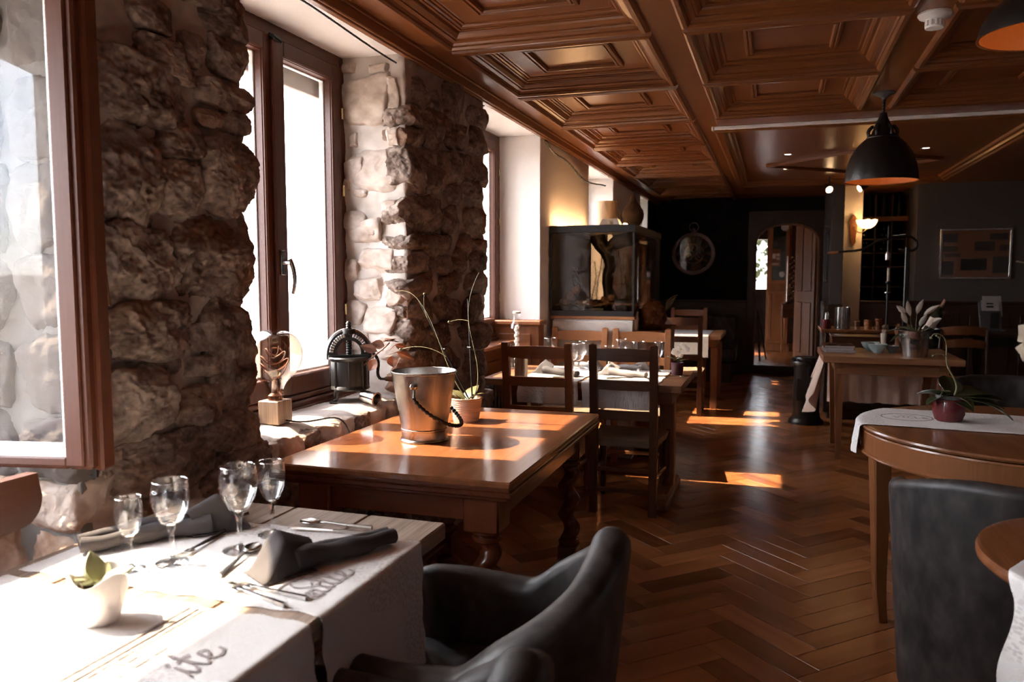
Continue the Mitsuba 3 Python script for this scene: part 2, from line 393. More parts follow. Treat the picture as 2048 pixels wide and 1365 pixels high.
XW, XG, XO = -1.62, -1.96, -2.12          # room face, window plane, outer face of the window wall
WIN = [(-1.75, -.55, .80), (.35, 1.50, .80), (2.20, 3.345, .79), (4.36, 5.55, .90), (7.11, 8.25, 1.0), (10.0, 10.6, 1.80)]  # first entry: unseen window behind the camera, added for fill light
SOF = 2.36
def build_wall_left():
    bx = [box((XO, Y0, SOF), (XW, Y1 + .2, 2.75), .002)]
    ys = [Y0] + [y for a, b, z in WIN for y in (a, b)] + [Y1 + .2]
    for i in (0, 1, 4, 5, 6):
        bx.append(box((XO, ys[2 * i], -.1), (XW, ys[2 * i + 1], SOF), .004))
    for i in (2, 3):
        bx.append(box((XO, ys[2 * i] + .05, -.1), (XW - .14, ys[2 * i + 1] - .10, SOF), .004))
        bx.append(box((XO, ys[2 * i], -.1), (XG + .02, ys[2 * i + 1], SOF), .004))
    bx.append(box((XO, .35, -.1), (XG + .05, 1.5, .788), .004))
    for a, b, z in WIN:
        z = .45 if a == .35 else z
        bx.append(box((XO, a, -.1), (XW - (.06 if a == 2.20 else .30 if a == 4.36 else 0), b, z - .045), .004))
    add('wall_left', CAT(bx), 'plaster', kind='structure')
    for a, b, z in ((.33, 1.52, 2.06), (2.18, 3.36, 2.175)): add('shading_lintel', box((XO, a, z), (XO + .09, b, SOF + .01), .004), 'exterior_plaster', 'wall_left')  # lintels added to shorten the sun patches, the first one out of view
build_wall_left()
add('dark_end_sheet', box((XW - .01, 10.62, .0), (XW + .004, Y1, SOF), .001), 'black_wall', 'wall_left')  # thin dark sheet over the far end of the window wall
S1 = [(2.083, 2.124, 0.107, 0.041), (2.004, 2.183, 0.15, 0.039), (1.776, 2.047, 0.066, 0.042), (1.926, 2.006, 0.045, 0.04), (1.833, 1.955, 0.098, 0.044), (2.098, 2.029, 0.088, 0.057), (1.745, 1.851, 0.175, 0.081), (2.069, 1.903, 0.118, 0.036), (1.988, 1.823, 0.04, 0.02), (2.113, 1.831, 0.053, 0.029), (1.863, 1.732, 0.096, 0.046), (1.665, 1.635, 0.1, 0.132), (1.865, 1.608, 0.088, 0.075), (2.08, 1.665, 0.117, 0.106), (1.7, 1.392, 0.114, 0.087), (2.025, 1.415, 0.183, 0.112), (1.723, 1.207, 0.146, 0.073), (1.929, 1.179, 0.044, 0.034), (2.058, 1.098, 0.097, 0.162), (2.072, 1.281, 0.054, 0.02), (1.788, 1.1, 0.047, 0.021), (1.93, 1.098, 0.073, 0.026), (1.679, 1.022, 0.107, 0.08), (1.914, 0.983, 0.083, 0.053), (1.869, 0.901, 0.066, 0.02), (2.045, 0.875, 0.11, 0.056), (1.754, 0.833, 0.172, 0.073), (2.079, 0.736, 0.135, 0.072), (1.715, 0.698, 0.14, 0.062), (2.011, 0.609, 0.144, 0.069), (2.338, 0.53, 0.169, 0.06)]
S2= [(3.482, 2.215, 0.101, 0.061), (3.657, 2.207, 0.075, 0.046), (3.918, 2.251, 0.149, 0.101), (4.248, 2.237, 0.138, 0.052), (3.415, 2.085, 0.098, 0.043), (3.625, 2.056, 0.122, 0.099), (3.843, 2.082, 0.077, 0.071), (3.987, 2.083, 0.067, 0.073), (4.23, 2.101, 0.155, 0.073), (3.401, 1.992, 0.102, 0.047), (3.414, 1.84, 0.118, 0.101), (3.552, 1.93, 0.068, 0.024), (3.864, 1.925, 0.157, 0.082), (4.13, 1.939, 0.11, 0.068), (4.319, 1.94, 0.101, 0.06), (3.668, 1.821, 0.121, 0.072), (3.892, 1.781, 0.085, 0.049), (4.167, 1.811, 0.19, 0.048), (3.483, 1.645, 0.201, 0.079), (3.686, 1.715, 0.072, 0.022), (3.87, 1.65, 0.168, 0.072), (4.225, 1.654, 0.167, 0.074), (3.413, 1.513, 0.111, 0.036), (3.732, 1.516, 0.199, 0.048), (4.043, 1.524, 0.102, 0.055), (4.285, 1.52, 0.119, 0.046), (3.434, 1.421, 0.122, 0.048), (3.725, 1.423, 0.146, 0.049), (4.006, 1.434, 0.108, 0.059), (4.263, 1.435, 0.119, 0.059), (3.472, 1.317, 0.162, 0.047), (3.836, 1.313, 0.177, 0.052), (4.211, 1.312, 0.169, 0.06), (3.458, 1.201, 0.151, 0.058), (3.798, 1.186, 0.165, 0.062), (4.185, 1.17, 0.194, 0.066), (3.405, 1.083, 0.101, 0.061), (3.698, 1.058, 0.17, 0.061), (4.137, 1.023, 0.241, 0.063), (3.456, 0.947, 0.156, 0.063), (3.81, 0.91, 0.173, 0.068), (4.194, 0.865, 0.182, 0.069), (3.384, 0.843, 0.087, 0.046), (3.672, 0.803, 0.178, 0.047), (4.126, 0.745, 0.249, 0.054), (3.403, 0.731, 0.109, 0.057), (3.678, 0.684, 0.143, 0.058), (4.111, 0.615, 0.263, 0.063)]
S3= [(-1.85, 2.164, 0.149, 0.108), (-1.668, 2.157, 0.03, 0.098), (-1.899, 2.312, 0.046, 0.023), (-1.741, 2.303, 0.06, 0.016), (-1.882, 1.988, 0.027, 0.03), (-1.667, 1.986, 0.041, 0.04), (-1.874, 1.849, 0.066, 0.054), (-1.76, 1.841, 0.125, 0.09), (-1.958, 1.785, 0.022, 0.027), (-1.845, 1.74, 0.042, 0.017), (-1.686, 1.675, 0.049, 0.027), (-1.917, 1.606, 0.059, 0.048), (-1.798, 1.563, 0.038, 0.02), (-1.818, 1.565, 0.092, 0.052), (-1.755, 1.43, 0.104, 0.058), (-1.957, 1.384, 0.043, 0.047), (-1.809, 1.296, 0.079, 0.053), (-1.67, 1.279, 0.048, 0.058), (-1.935, 1.182, 0.058, 0.06), (-1.746, 1.156, 0.092, 0.065), (-1.88, 1.052, 0.067, 0.048), (-1.703, 1.021, 0.085, 0.059)]
def mortar_skin(y0, y1, corner0, corner1, seed, bsdf='mortar'):
    """Uneven mortar over a pier's room face and the two faces that turn into the window reveals."""
    def fn(u, v):
        # u runs along reveal, face, reveal
        L0, L1, L2 = XW - XG, y1 - y0, XW - XG
        s = u * (L0 + L1 + L2)
        r = .03
        x = np.where(s < L0, XG + s, np.where(s < L0 + L1, XW, XW - (s - L0 - L1)))
        y = np.where(s < L0, y0, np.where(s < L0 + L1, y0 + s - L0, y1))
        nx = np.where((s > L0 - .01) & (s < L0 + L1 + .01), 1., 0); ny = np.where(s < L0 + .01, -1., 0) + np.where(s > L0 + L1 - .01, 1., 0)
        z = .0 + v * SOF
        P = np.stack([x, y, z], -1)
        q = meshkit.fbm(P * 9 + seed, 4) - .5
        q2 = meshkit.fbm(P * 40 + seed, 3) - .5
        dd = .004 + .045 * q + .006 * q2
        P[..., 0] += dd * nx; P[..., 1] += dd * ny
        return P
    return grid(fn, 150, 200)[0]
sA = mortar_skin(1.50, 2.125, 0, 0, 3)
fr = sA.triangles_center[:, 1] < 1.52
add('mortar', TM(sA.vertices, sA.faces[~fr]), 'mortar', 'wall_left', smooth=True)
add('light_tuned_mortar', TM(sA.vertices, sA.faces[fr]), 'reveal_mortar', 'wall_left', smooth=True)  # reveal side of the skin, toned down where the sun overexposes it
sB = mortar_skin(3.345, 4.36, 0, 0, 8)
# the mortar of the second pier: darker on the room face, pale on the reveal and whitened further in place of sunlight
c = sB.triangles_center
fr = c[:, 1] < 3.352
add('mortar', TM(sB.vertices, sB.faces[~fr]), 'mortar', 'wall_left', smooth=True)
add('light_tuned_mortar', TM(sB.vertices, sB.faces[fr]), 'pale_mortar', 'wall_left', smooth=True)
n = 100
for y, z, hy, hz in S1:
    n += 1
    big = hz > .07
    if z > .45: add_rock('wall_left', rock((XW - .046, min(y, 2.205 - hy), z), (.11, hy * 1.13, hz * 1.13), n, 5, amp=.017 if big else .010))
for z, hz in ((2.285, .06), (.50, .07), (.34, .08), (.16, .08)):
    for y, hy in ((1.62, .12), (1.86, .11), (2.07, .10)):
        n += 1; add_rock('wall_left', rock((XW - .042, y, z), (.11, hy * 1.15, hz * 1.15), n, 4))
for z, hz in ((2.2, .12), (1.95, .1), (1.74, .09), (1.53, .1), (1.32, .09), (1.12, .09), (.93, .08), (.78, .07), (.62, .08), (.45, .08)):
    x = XW + .03
    for hx in (.10, .11):
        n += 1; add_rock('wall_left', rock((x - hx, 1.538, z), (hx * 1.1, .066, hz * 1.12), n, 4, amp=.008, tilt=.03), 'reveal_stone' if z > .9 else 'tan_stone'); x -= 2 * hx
    n += 1; add_rock('wall_left', rock((XW - .12, 2.16, z + .03), (.13, .062, hz), n, 3))
for y, z, hy, hz in S2:
    n += 1
    y = min(max(y, 3.33 + hy), 4.39 - hy)
    add_rock('wall_left', rock((XW - .042, y, z), (.096, hy * 1.10, hz * 1.10), n, 4, p=3.6, amp=.012, tilt=.16))
for x, z, hx, hz in S3:
    n += 1; add_rock('wall_left', rock((max(x, XG + hx + .02), 3.345 + .026, z), (hx * 1.1, .052, hz * 1.1), n, 4, amp=.006, tilt=.03), 'pale_stone')
for y0 in np.arange(3.42, 4.3, .2):
    for z in (.50, .32, .14):
        n += 1; add_rock('wall_left', rock((XW - .05, y0 + .03 * (n % 3), z), (.09, .095, .08), n, 3))
# the deep stone sill of the main window
def sill_fn(u, v):
    y = 2.16 + u * 1.22; x = XG + .03 + v * (.262 + .055 * meshkit.fbm(np.stack([y * 9, 0 * y, 0 * y], -1), 3))
    P = np.stack([x, y, np.zeros_like(x)], -1)
    e = np.clip((v - .72) / .28, 0, 1)
    P[..., 2] = .797 + .010 * (meshkit.fbm(P * 12, 4) - .5) - e ** 2 * (.018 + .03 * meshkit.fbm(P * 16 + 9, 3))
    return P
add('sill_plaster', closed_sheet(sill_fn, 120, 60, -.05)[0], 'pale_mortar', 'wall_left', smooth=True)
y = 2.18
while y < 3.34:
    h = RNG.uniform(.045, .085); n += 1
    add_rock('wall_left', rock((XW - .045, y + h, .732), (.062, h * 1.12, .046 + .006 * (n % 3)), n, 4, amp=.008), 'pale_stone' if n % 3 else 'stone'); y += 2 * h + .012
for z in (.58, .42, .24, .08):
    y = 2.15
    while y < 3.34:
        h = RNG.uniform(.06, .12); n += 1
        add_rock('wall_left', rock((XW - .06, y + h, z), (.09, h, .078), n, 3)); y += 2 * h + .008

def ring(y0, y1, z0, z1, w, x0, x1, wb=None, bev=.006):
    """A rectangular frame of four boards in the plane of the window wall."""
    wb = wb or w
    return CAT([box((x0, y0, z0), (x1, y0 + w, z1), bev), box((x0, y1 - w, z0), (x1, y1, z1), bev), box((x0, y0 + w - .002, z1 - w), (x1, y1 - w + .002, z1), bev), box((x0, y0 + w - .002, z0), (x1, y1 - w + .002, z0 + wb), bev)])
def pane(y0, y1, z0, z1, x):
    return TM([(x, y0, z0), (x, y1, z0), (x, y1, z1), (x, y0, z1)], [(0, 1, 2), (0, 2, 3)])
def build_sash(w, k, y0, y1, z0, z1, x=XG):
    s = add('sash', ring(y0, y1, z0, z1, .068, x - .03, x + .04, .085), W_FRAME, w)
    add('sash_moulding', ring(y0 + .055, y1 - .055, z0 + .07, z1 - .055, .016, x - .022, x + .03, bev=.008), W_FRAME, s)
    add('glazing_strip', ring(y0 + .066, y1 - .066, z0 + .083, z1 - .066, .012, x - .026, x - .004, bev=.002), 'white', s)
    add('pane', pane(y0 + .066, y1 - .066, z0 + .083, z1 - .066, x - .015), 'pane', s, smooth=False)
    return s
def lever_handle(parent, x, y, z):
    h = add('handle', CAT([box((x, y - .014, z - .05), (x + .008, y + .014, z + .05), .002), tube([(x + .006, y, z), (x + .04, y, z)], .009, 10), tube(spline([(x + .036, y, z + .012), (x + .05, y + .004, z - .03), (x + .048, y + .012, z - .09), (x + .036, y + .016, z - .125)], 14), np.linspace(.009, .006, 14), 10)]), 'chrome', parent)
    return h
def build_window(name, y0, y1, zs, open_sash=False, handle=False):
    w = struct(name, ring(y0 - .01, y1 + .01, zs, SOF + .005, .062, XG - .045, XG + .03, .07), W_FRAME)
    add('sill_moulding', CAT([box((XG + .02, y0, zs - .005), (XG + .055, y1, zs + .035), .008), box((XG + .02, y0, zs - .005), (XG + .075, y1, zs + .014), .005), box((XG + .02, y0, zs + .04), (XG + .045, y1, zs + .06), .008)]), W_FRAME, w)
    m = (y0 + y1) / 2
    zb = zs + .062
    if not open_sash: s1 = build_sash(w, 0, y0 + .05, m + .012, zb, SOF - .05)
    if open_sash != 2:
        if open_sash: return w
        s2 = build_sash(w, 1, m + .012, y1 - .05, zb, SOF - .05)
        add('meeting_strip', CAT([box((XG + .038, m - .018, zb + .01), (XG + .056, m + .034, SOF - .06), .007)]), W_FRAME, s2)
        if handle:
            lever_handle(s2, XG + .056, m + .012, 1.41)
            add('catch', CAT([box((XG + .03, m - .02, SOF - .075), (XG + .062, m + .04, SOF - .05), .003), tube([(XG + .05, m - .03, SOF - .055), (XG + .07, m + .02, SOF - .075)], .007, 8)]), 'black_iron', s2)
            for z in (1.2, 1.75, 2.1): add('hinge', tube([(XG + .045, y1 - .047, z - .025), (XG + .045, y1 - .047, z + .025)], .006, 8), 'brass', w)
    return w
for wn, (a, b, z) in enumerate(WIN):
    build_window(f'window_{wn or 6}', a, b, z, open_sash=(wn == 1), handle=wn in (2, 3))  # index zero becomes the added, unseen fill window
# the open casement of the first window, swung into the room
OS = mat4((-1.955, 1.352, 0), math.atan2(.093, .46))
def os_(m): return place(m, OS)
def ring_x(x0, x1, z0, z1, w, y0, y1, wb=None, bev=.006):
    wb = wb or w
    return CAT([box((x0, y0, z0), (x0 + w, y1, z1), bev), box((x1 - w, y0, z0), (x1, y1, z1), bev), box((x0 + w - .002, y0, z1 - w), (x1 - w + .002, y1, z1), bev), box((x0 + w - .002, y0, z0), (x1 - w + .002, y1, z0 + wb), bev)])
so = add('open_sash', os_(CAT([ring_x(0, .462, .907, 2.30, .062, -.028, .028, .03), ring_x(.008, .446, .915, 2.29, .045, -.036, -.02, .022, bev=.008)])), W_FRAME, 'window_1')
add('rebate_strip', os_(box((.440, -.005, .90), (.474, .045, 2.30), .006)), W_FRAME, so)
add('glazing_strip', os_(ring_x(.045, .405, .932, 2.25, .012, -.03, -.012, .036, bev=.003)), 'white', so)
v4 = A([(.05, -.018, .95), (.40, -.018, .95), (.40, -.018, 2.24), (.05, -.018, 2.24)])
add('pane', os_(TM(v4, [(0, 1, 2), (0, 2, 3)])), 'soft_pane', so, smooth=False)
add('handle', os_(CAT([box((.42, .028, 1.36), (.448, .036, 1.46), .002), tube([(.434, .03, 1.41), (.434, .07, 1.41)], .009, 10), tube(spline([(.434, .066, 1.42), (.44, .075, 1.37), (.452, .07, 1.31), (.46, .06, 1.285)], 12), np.linspace(.009, .006, 12), 10)])), 'chrome', so)
add('shoot_bolt', os_(CAT([box((.445, -.004, .885), (.455, .006, .912), .001), box((.437, -.004, .883), (.455, .006, .888), .001)])), 'black_iron', so)

# timber lining under the third window and its wall cap
t = struct('trim_1', box((-1.94, 4.40, .02), (-1.86, 5.52, .86), .004), W_PANEL)
add('sill_board', box((-1.96, 4.37, .862), (-1.76, 5.55, .892), .008), W_PANEL, t)
add('panel', box((-1.864, 4.55, .2), (-1.848, 5.35, .76), .01), W_PANEL, t)
t = struct('trim_2', box((-1.98, 5.42, .3), (XW + .03, 5.55, 1.005), .004), W_PANEL)
add('cap', box((-1.99, 5.395, 1.0), (XW + .05, 5.56, 1.035), .008), W_PANEL, t)
add('panel', box((-1.93, 5.408, .45), (XW - .03, 5.424, .94), .008), W_PANEL, t)

# ---- coffered ceiling
add('ceiling', box((XO, Y0 - .1, 2.56), (XR + .1, Y1 + .2, 2.7), .002), W_CEIL, kind='structure', grain=0)
def rect_ring(x0, x1, y0, y1, prof):
    """Four mitred lengths of a moulding; prof: [(inset, z)...]. Returns mesh and uv along each length."""
    V, F, U, o = [], [], [], 0
    for side in range(4):
        t = RNG.randrange(1, 400) * 8 + 4
        P, u = [], []
        s = 0
        for i, (d, z) in enumerate(prof):
            if i: s += math.hypot(d - prof[i - 1][0], z - prof[i - 1][1])
            c = [(x0 + d, y0 + d), (x1 - d, y0 + d), (x1 - d, y1 - d), (x0 + d, y1 - d)]
            a, b = c[side], c[(side + 1) % 4]
            P += [(*a, z), (*b, z)]
            L = math.hypot(b[0] - a[0], b[1] - a[1])
            u += [(d, s * .3 + t), (d + L, s * .3 + t)]
        f = []
        for i in range(len(prof) - 1):
            q = 2 * i
            f += [(q, q + 2, q + 3), (q, q + 3, q + 1)]
        V += P; U += u; F += [(a + o, b + o, c + o) for a, b, c in f]; o += len(P)
    return TM(V, F), A(U)
def add_ring(name, ringmesh, bsdf, parent, **k):
    m, uv = ringmesh
    path = meshkit.write_ply((m.vertices, m.faces), False, uv)
    return add(name, {'type': 'ply', 'filename': path, 'face_normals': True, 'bsdf': {'type': 'ref', 'id': bsdf}}, None, parent, **k)
LIP = [(-.004, 2.43), (-.004, 2.40), (0, 2.388), (.012, 2.380), (.028, 2.381), (.036, 2.390), (.036, 2.398), (.040, 2.398), (.046, 2.406), (.064, 2.410), (.064, 2.416), (.074, 2.418), (.088, 2.430), (.092, 2.438), (.092, 2.442), (.106, 2.442), (.106, 2.448), (.116, 2.452), (.120, 2.458), (.132, 2.458), (.132, 2.463), (.146, 2.467)]
INN = [(0, 2.475), (0, 2.452), (.004, 2.446), (.014, 2.444), (.018, 2.450), (.022, 2.450), (.026, 2.445), (.034, 2.445), (.040, 2.453), (.040, 2.475)]
def coffer(x0, x1, y0, y1):
    c = add_ring('coffer', rect_ring(x0, x1, y0, y1, LIP), W_CEIL, 'ceiling')
    add('panel', box((x0 + .12, y0 + .12, 2.465), (x1 - .12, y1 - .12, 2.49), .001), W_CEIL, c, grain=0)
    ix, iy = (x1 - x0) * .262, (y1 - y0) * .262
    add_ring('inner_moulding', rect_ring(x0 + ix, x1 - ix, y0 + iy, y1 - iy, INN), W_CEIL, c)
COLS = [(-1.459, -.535), (-.40, .49), (.635, 1.53), (1.665, 2.56), (2.70, 3.6)]
ROWS = [(k + .525, k + 1.475) for k in range(-1, 12)]
def beam(lo, hi, grain): add('beam', box(lo, hi, .003), W_CEIL, 'ceiling', grain=grain)
for ci, (a, b) in enumerate(COLS):
    for (c, d) in ROWS:
        if d > 11.5 or (ci > 0 and d > 5.6): continue
        coffer(a, b, c, d)
    last = 11.4 if ci == 0 else 5.5
    for k in range(0, 12):
        y = k + .475
        if y < last: beam((a - .01, y, 2.402), (b + .01, y + .05, 2.55), 0)
for a, b in ((-1.58, -1.459), (-.535, -.40)): beam((a, Y0, 2.400), (b, 11.4, 2.55), 1)
for a, b in ((.49, .635), (1.53, 1.665), (2.56, 2.70), (3.6, XR)): beam((a, Y0, 2.400), (b, 5.5, 2.55), 1)
add('cornice', CAT([box((-1.625, Y0, 2.342), (-1.572, 11.4, 2.42), .004), box((-1.60, Y0, 2.335), (-1.585, 11.4, 2.35), .003), box((-1.575, Y0, 2.385), (-1.562, 11.4, 2.41), .004)]), W_CEIL, 'ceiling', grain=1)
# the wide beam, and the large flat panel beyond it
beam((-.40, 5.475, 2.375), (XR, 6.0, 2.55), 0)
add('beam_moulding', CAT([box((-.44, 5.80, 2.35), (XR, 5.86, 2.39), .012), box((-.44, 5.86, 2.362), (XR, 5.92, 2.40), .014), box((-.44, 5.92, 2.376), (XR, 6.0, 2.42), .018)]), W_CEIL, 'ceiling', grain=0)
add('large_coffer', box((-.42, 5.98, 2.448), (1.76, 9.9, 2.47), .002), W_CEIL, 'ceiling', grain=1)
BIG = [(-.03, 2.46), (-.03, 2.40), (-.01, 2.388), (.03, 2.388), (.04, 2.40), (.06, 2.404), (.07, 2.42), (.09, 2.428), (.10, 2.455)]
add_ring('large_moulding', rect_ring(-.42, 1.76, 6.0, 9.9, BIG), W_CEIL, 'ceiling')
dv = [(-.10, 8.39), (.66, 7.62), (1.44, 8.36), (.74, 9.18)]
for i in range(4):
    (ax, ay), (bx_, by) = dv[i], dv[(i + 1) % 4]
    add('diamond_moulding', CAT([bar((ax, ay, 2.44), (bx_, by, 2.44), .05, .016, .004), bar((ax, ay, 2.43), (bx_, by, 2.43), .026, .016, .005)]), W_CEIL, 'ceiling')
beam((1.76, 6.0, 2.40), (XR, 10.2, 2.55), 1)
beam((-.42, 9.9, 2.40), (XR, Y1, 2.55), 0)
add('blind_rail', CAT([box((-.43, 5.70, 2.352), (XR, 5.725, 2.374), .003), box((-.44, 5.695, 2.348), (-.425, 5.73, 2.376), .004)]), 'white', 'ceiling')

# ---- back wall, arched doorway, the room beyond
DX0, DX1, DZ = -.27, .56, .12
th = np.linspace(0, PI, 25)
hole = [(DX0, 0)] + [((DX0 + DX1) / 2 - (DX1 - DX0) / 2 * math.cos(t), 1.80 + .26 * math.sin(t)) for t in th] + [(DX1, 0)]
wallp = Polygon([(-1.9, -.1), (1.0, -.1), (1.0, 2.6), (-1.9, 2.6)]).difference(Polygon([(DX0, -.2)] + hole[1:-1] + [(DX1, -.2)]))
def upright(poly, y0, y1):
    """Extrudes a polygon drawn in (x, z) from y0 to y1."""
    m = trimesh.creation.extrude_polygon(poly, y1 - y0, engine='earcut')
    M = A([[1, 0, 0, 0], [0, 0, -1, y1], [0, 1, 0, 0], [0, 0, 0, 1.]])
    return place(m, M)
add('wall_back', upright(wallp, Y1, Y1 + .22), 'black_wall', kind='structure')
d1 = struct('door_1', upright(Polygon([(DX0 - .09, 0), (DX0 - .09, 2.22), (DX1 + .09, 2.22), (DX1 + .09, 0), (DX1, 0)] + hole[1:-1][::-1] + [(DX0, 0)]), Y1 - .025, Y1 + .03), W_BLACK, grain=2)
add('step', box((DX0, Y1 - .02, -.01), (DX1, Y1 + .3, DZ), .004), W_BLACK, d1)
add('arch_lining', upright(Polygon(hole).buffer(.001).difference(Polygon(hole).buffer(-.02).union(Polygon([(DX0 + .02, -.1), (DX1 - .02, -.1), (DX1 - .02, .5), (DX0 + .02, .5)]))), Y1 + .031, Y1 + .22), W_DOOR, d1, grain=2)
t = struct('trim_3', box((-1.6, Y1 - .03, 0), (DX0 - .09, Y1, .98), .004), W_BLACK)
add('cap', box((-1.6, Y1 - .05, .98), (DX0 - .09, Y1, 1.02), .008), W_BLACK, t)
for x in (-1.5, -1.08, -.7):
    add('panel', box((x, Y1 - .042, .15), (x + .34, Y1 - .028, .90), .010), W_BLACK, t)
add('floor_beyond', box((-2.2, Y1, -.1), (1.8, 16.2, DZ), .002), W_FLOOR, kind='structure', grain=1)
add('ceiling_beyond', box((-2.2, Y1 + .22, 2.5), (1.8, 16.2, 2.6), .002), W_DOOR, kind='structure')
bw = Polygon([(-2.2, 0), (1.8, 0), (1.8, 2.6), (-2.2, 2.6)]).difference(Polygon([(-.52, 1.1), (-.15, 1.1), (-.15, 2.0), (-.52, 2.0)]))
add('wall_beyond', upright(bw, 15.2, 15.35), W_BLACK, kind='structure')
lw = Polygon([(Y1 + .23, 0), (15.3, 0), (15.3, 2.6), (Y1 + .23, 2.6)]).difference(Polygon([(12.7, .15), (13.1, .15), (13.1, 1.6), (12.7, 1.6)]))  # opening added out of view to bring light onto the floor beyond
m = trimesh.creation.extrude_polygon(lw, .15, engine='earcut')
add('wall_left_beyond', place(m, A([[0, 0, 1, -1.5], [1, 0, 0, 0], [0, 1, 0, 0], [0, 0, 0, 1.]])), 'plaster', kind='structure')
add('wall_right_beyond', box((.95, Y1 + .2, 0), (1.1, 15.2, 2.6), .002), W_DOOR, kind='structure', grain=2)
# ---- the right side: pier, niche, picture wall, and the walls out of view
cp = struct('wall_pier', box((.60, 9.9, 1.02), (.735, Y1, 2.56), .006), 'grey_plaster')
add('base', box((.585, 9.88, 0), (.75, Y1, 1.02), .004), W_BLACK, cp)
wnk = struct('wall_niche', CAT([box((.73, 10.2, 0), (.955, 10.35, 2.56), .004)]), 'plaster')
add('side', box((.94, 10.3, 0), (.955, 11.3, 2.56), .002), 'grey_plaster', wnk)
add('back', box((.73, 11.25, 0), (1.75, 11.4, 2.56), .002), 'black_wall', wnk)
wr = struct('wall_right', box((1.53, 10.2, 0), (XR + .1, 11.4, 2.56), .004), 'grey_plaster')
add('wainscot', box((.955, 10.15, 0), (XR, 10.2, 1.03), .004), W_BLACK, wr)
add('wainscot_cap', box((.955, 10.13, 1.03), (XR, 10.2, 1.06), .008), W_BLACK, wr)
for x in np.arange(1.6, 4.2, .5): add('panel', box((x, 10.138, .15), (x + .4, 10.152, .92), .008), W_BLACK, wr)
add('wall_side', box((XR, Y0 - .1, -.1), (XR + .15, 10.3, 2.7), .002), 'grey_plaster', kind='structure')
add('wall_front', box((XO, Y0 - .15, -.1), (XR + .1, Y0, 2.7), .002), 'plaster', kind='structure')

# ---- outdoors
gr = add('ground_outside', box((-30, -25, -.32), (XO - .001, 40, -.12), .002), 'gravel_ground', kind='structure')
ex = struct('wall_wing', CAT([box((-3.5, 3.62, -.15), (XO - .002, 3.8, 3.0), .01)]), 'exterior_plaster')
add('downpipe', CAT([tube([(-2.75, 3.60, .9), (-2.75, 3.60, 1.5)], .012, 10), box((-2.78, 3.59, 1.5), (-2.72, 3.62, 1.53), .004)]), 'grey_paint', ex)
# ------------------------------------------------------------------ foreground table
def rounded_leg(lo, hi, b=.006): return box(lo, hi, b)
ft = thing('dining_table', 'rustic plank dining table in the sunlight nearest the camera, under the open casement', 'table')
for x0, x1 in ((-1.50, -1.345), (-1.343, -1.183), (-1.181, -.967), (-.965, -.757)):
    add('plank', box((x0, -.30, .708), (x1, 1.768, .75), .004), W_RUST, ft, grain=1)
add('apron', CAT([box((-1.45, 1.68, .645), (-.81, 1.71, .707), .003), box((-1.45, -.25, .645), (-.81, -.22, .707), .003), box((-.84, -.22, .645), (-.81, 1.68, .707), .003), box((-1.45, -.22, .645), (-1.42, 1.68, .707), .003)]), W_RUST, ft, grain=1)
for x in (-1.46, -.87):
    for y in (-.25, 1.64): add('leg', box((x, y, 0), (x + .07, y + .07, .707), .005), W_RUST, ft)
def runner(y0, y1, xl, xe, drop, z, seed, label, cat='table runner', group=None):
    """A linen strip laid across a table from x = xl and falling over its edge at x = xe."""
    L = xe - xl
    tot = L + drop
    def fn(u, v):
        s = u * tot
        ed = .004 * np.sin(s * 31 + seed) + .003 * np.sin(s * 83 + seed * 2)
        y = y0 + (y1 - y0) * v + ed * (2 * v - 1)
        t = np.clip((s - L + .006) / .012, 0, 1)
        h = np.clip(s - L, 0, None)
        x = np.where(s < L, xl + s, xe) + .006 * t + h * .05 * (1 + np.sin(v * 9 + seed)) 
        P = np.stack([x, y, np.zeros_like(x)], -1)
        P[..., 2] = z + .0022 + np.where(s < L, .0012 * meshkit.noise(P * 30 + seed, 2), -h)
        return P
    m, uv = closed_sheet(fn, 150, 40, .0016)
    return add('table_runner', m, 'faint_linen', smooth=True, uv=A([tot, y1 - y0]) * uv + seed * 1.37, label=label, cat=cat, group=group)
def ribbon(pts, w, close=False, n=60):
    return LineString(spline(A(pts, float), n)).buffer(w, quad_segs=3)
def script_poly(word, h):
    """Handwriting drawn as strokes on a baseline; h = the height of an x."""
    S = {
        'i': ([[(0, .05), (.18, .5), (.3, 1), (.26, .4), (.36, .02), (.6, .25)]], .6, [(.36, 1.45)]),
        't': ([[(0, .2), (.25, .9), (.42, 2.0), (.30, .5), (.40, .02), (.66, .25)], [(.05, 1.2), (.4, 1.3), (.72, 1.25)]], .66, []),
        'e': ([[(0, .25), (.45, .55), (.62, .9), (.38, 1.02), (.18, .6), (.3, .05), (.62, .05), (1.0, .5)]], .8, []),
        'm': ([[(0, .1), (.15, .9), (.25, .95), (.22, .02)], [(.22, .1), (.4, .9), (.55, .95), (.54, .02)], [(.54, .1), (.72, .9), (.88, .95), (.86, .1), (1.0, .02), (1.2, .25)]], 1.2, []),
        'l': ([[(0, .2), (.35, 1.0), (.5, 2.0), (.33, 2.15), (.22, 1.2), (.28, .1), (.42, .02), (.62, .25)]], .6, []),
    }
    out, x = [], 0
    for ch in word:
        st, adv, dots = S[ch]
        for p in st: out.append(affinity.translate(ribbon(p, .055, n=30), x, 0))
        from shapely.geometry import Point
        for d in dots: out.append(Point(x + d[0], d[1]).buffer(.09))
        x += adv
    from shapely import union_all
    return affinity.scale(union_all(out), h, h, origin=(0, 0))
def flat(poly, z, M=None, th=.0005):
    ms = [trimesh.creation.extrude_polygon(g, th, engine='earcut') for g in getattr(poly, 'geoms', [poly])]
    m = CAT(ms); m.apply_translation((0, 0, z))
    return place(m, M) if M is not None else m
R90 = PI / 2
ra = runner(1.195, 1.612, -1.47, -.757, .34, .75, 3, 'printed linen runner laid under the glasses and the dark napkin by the table end')
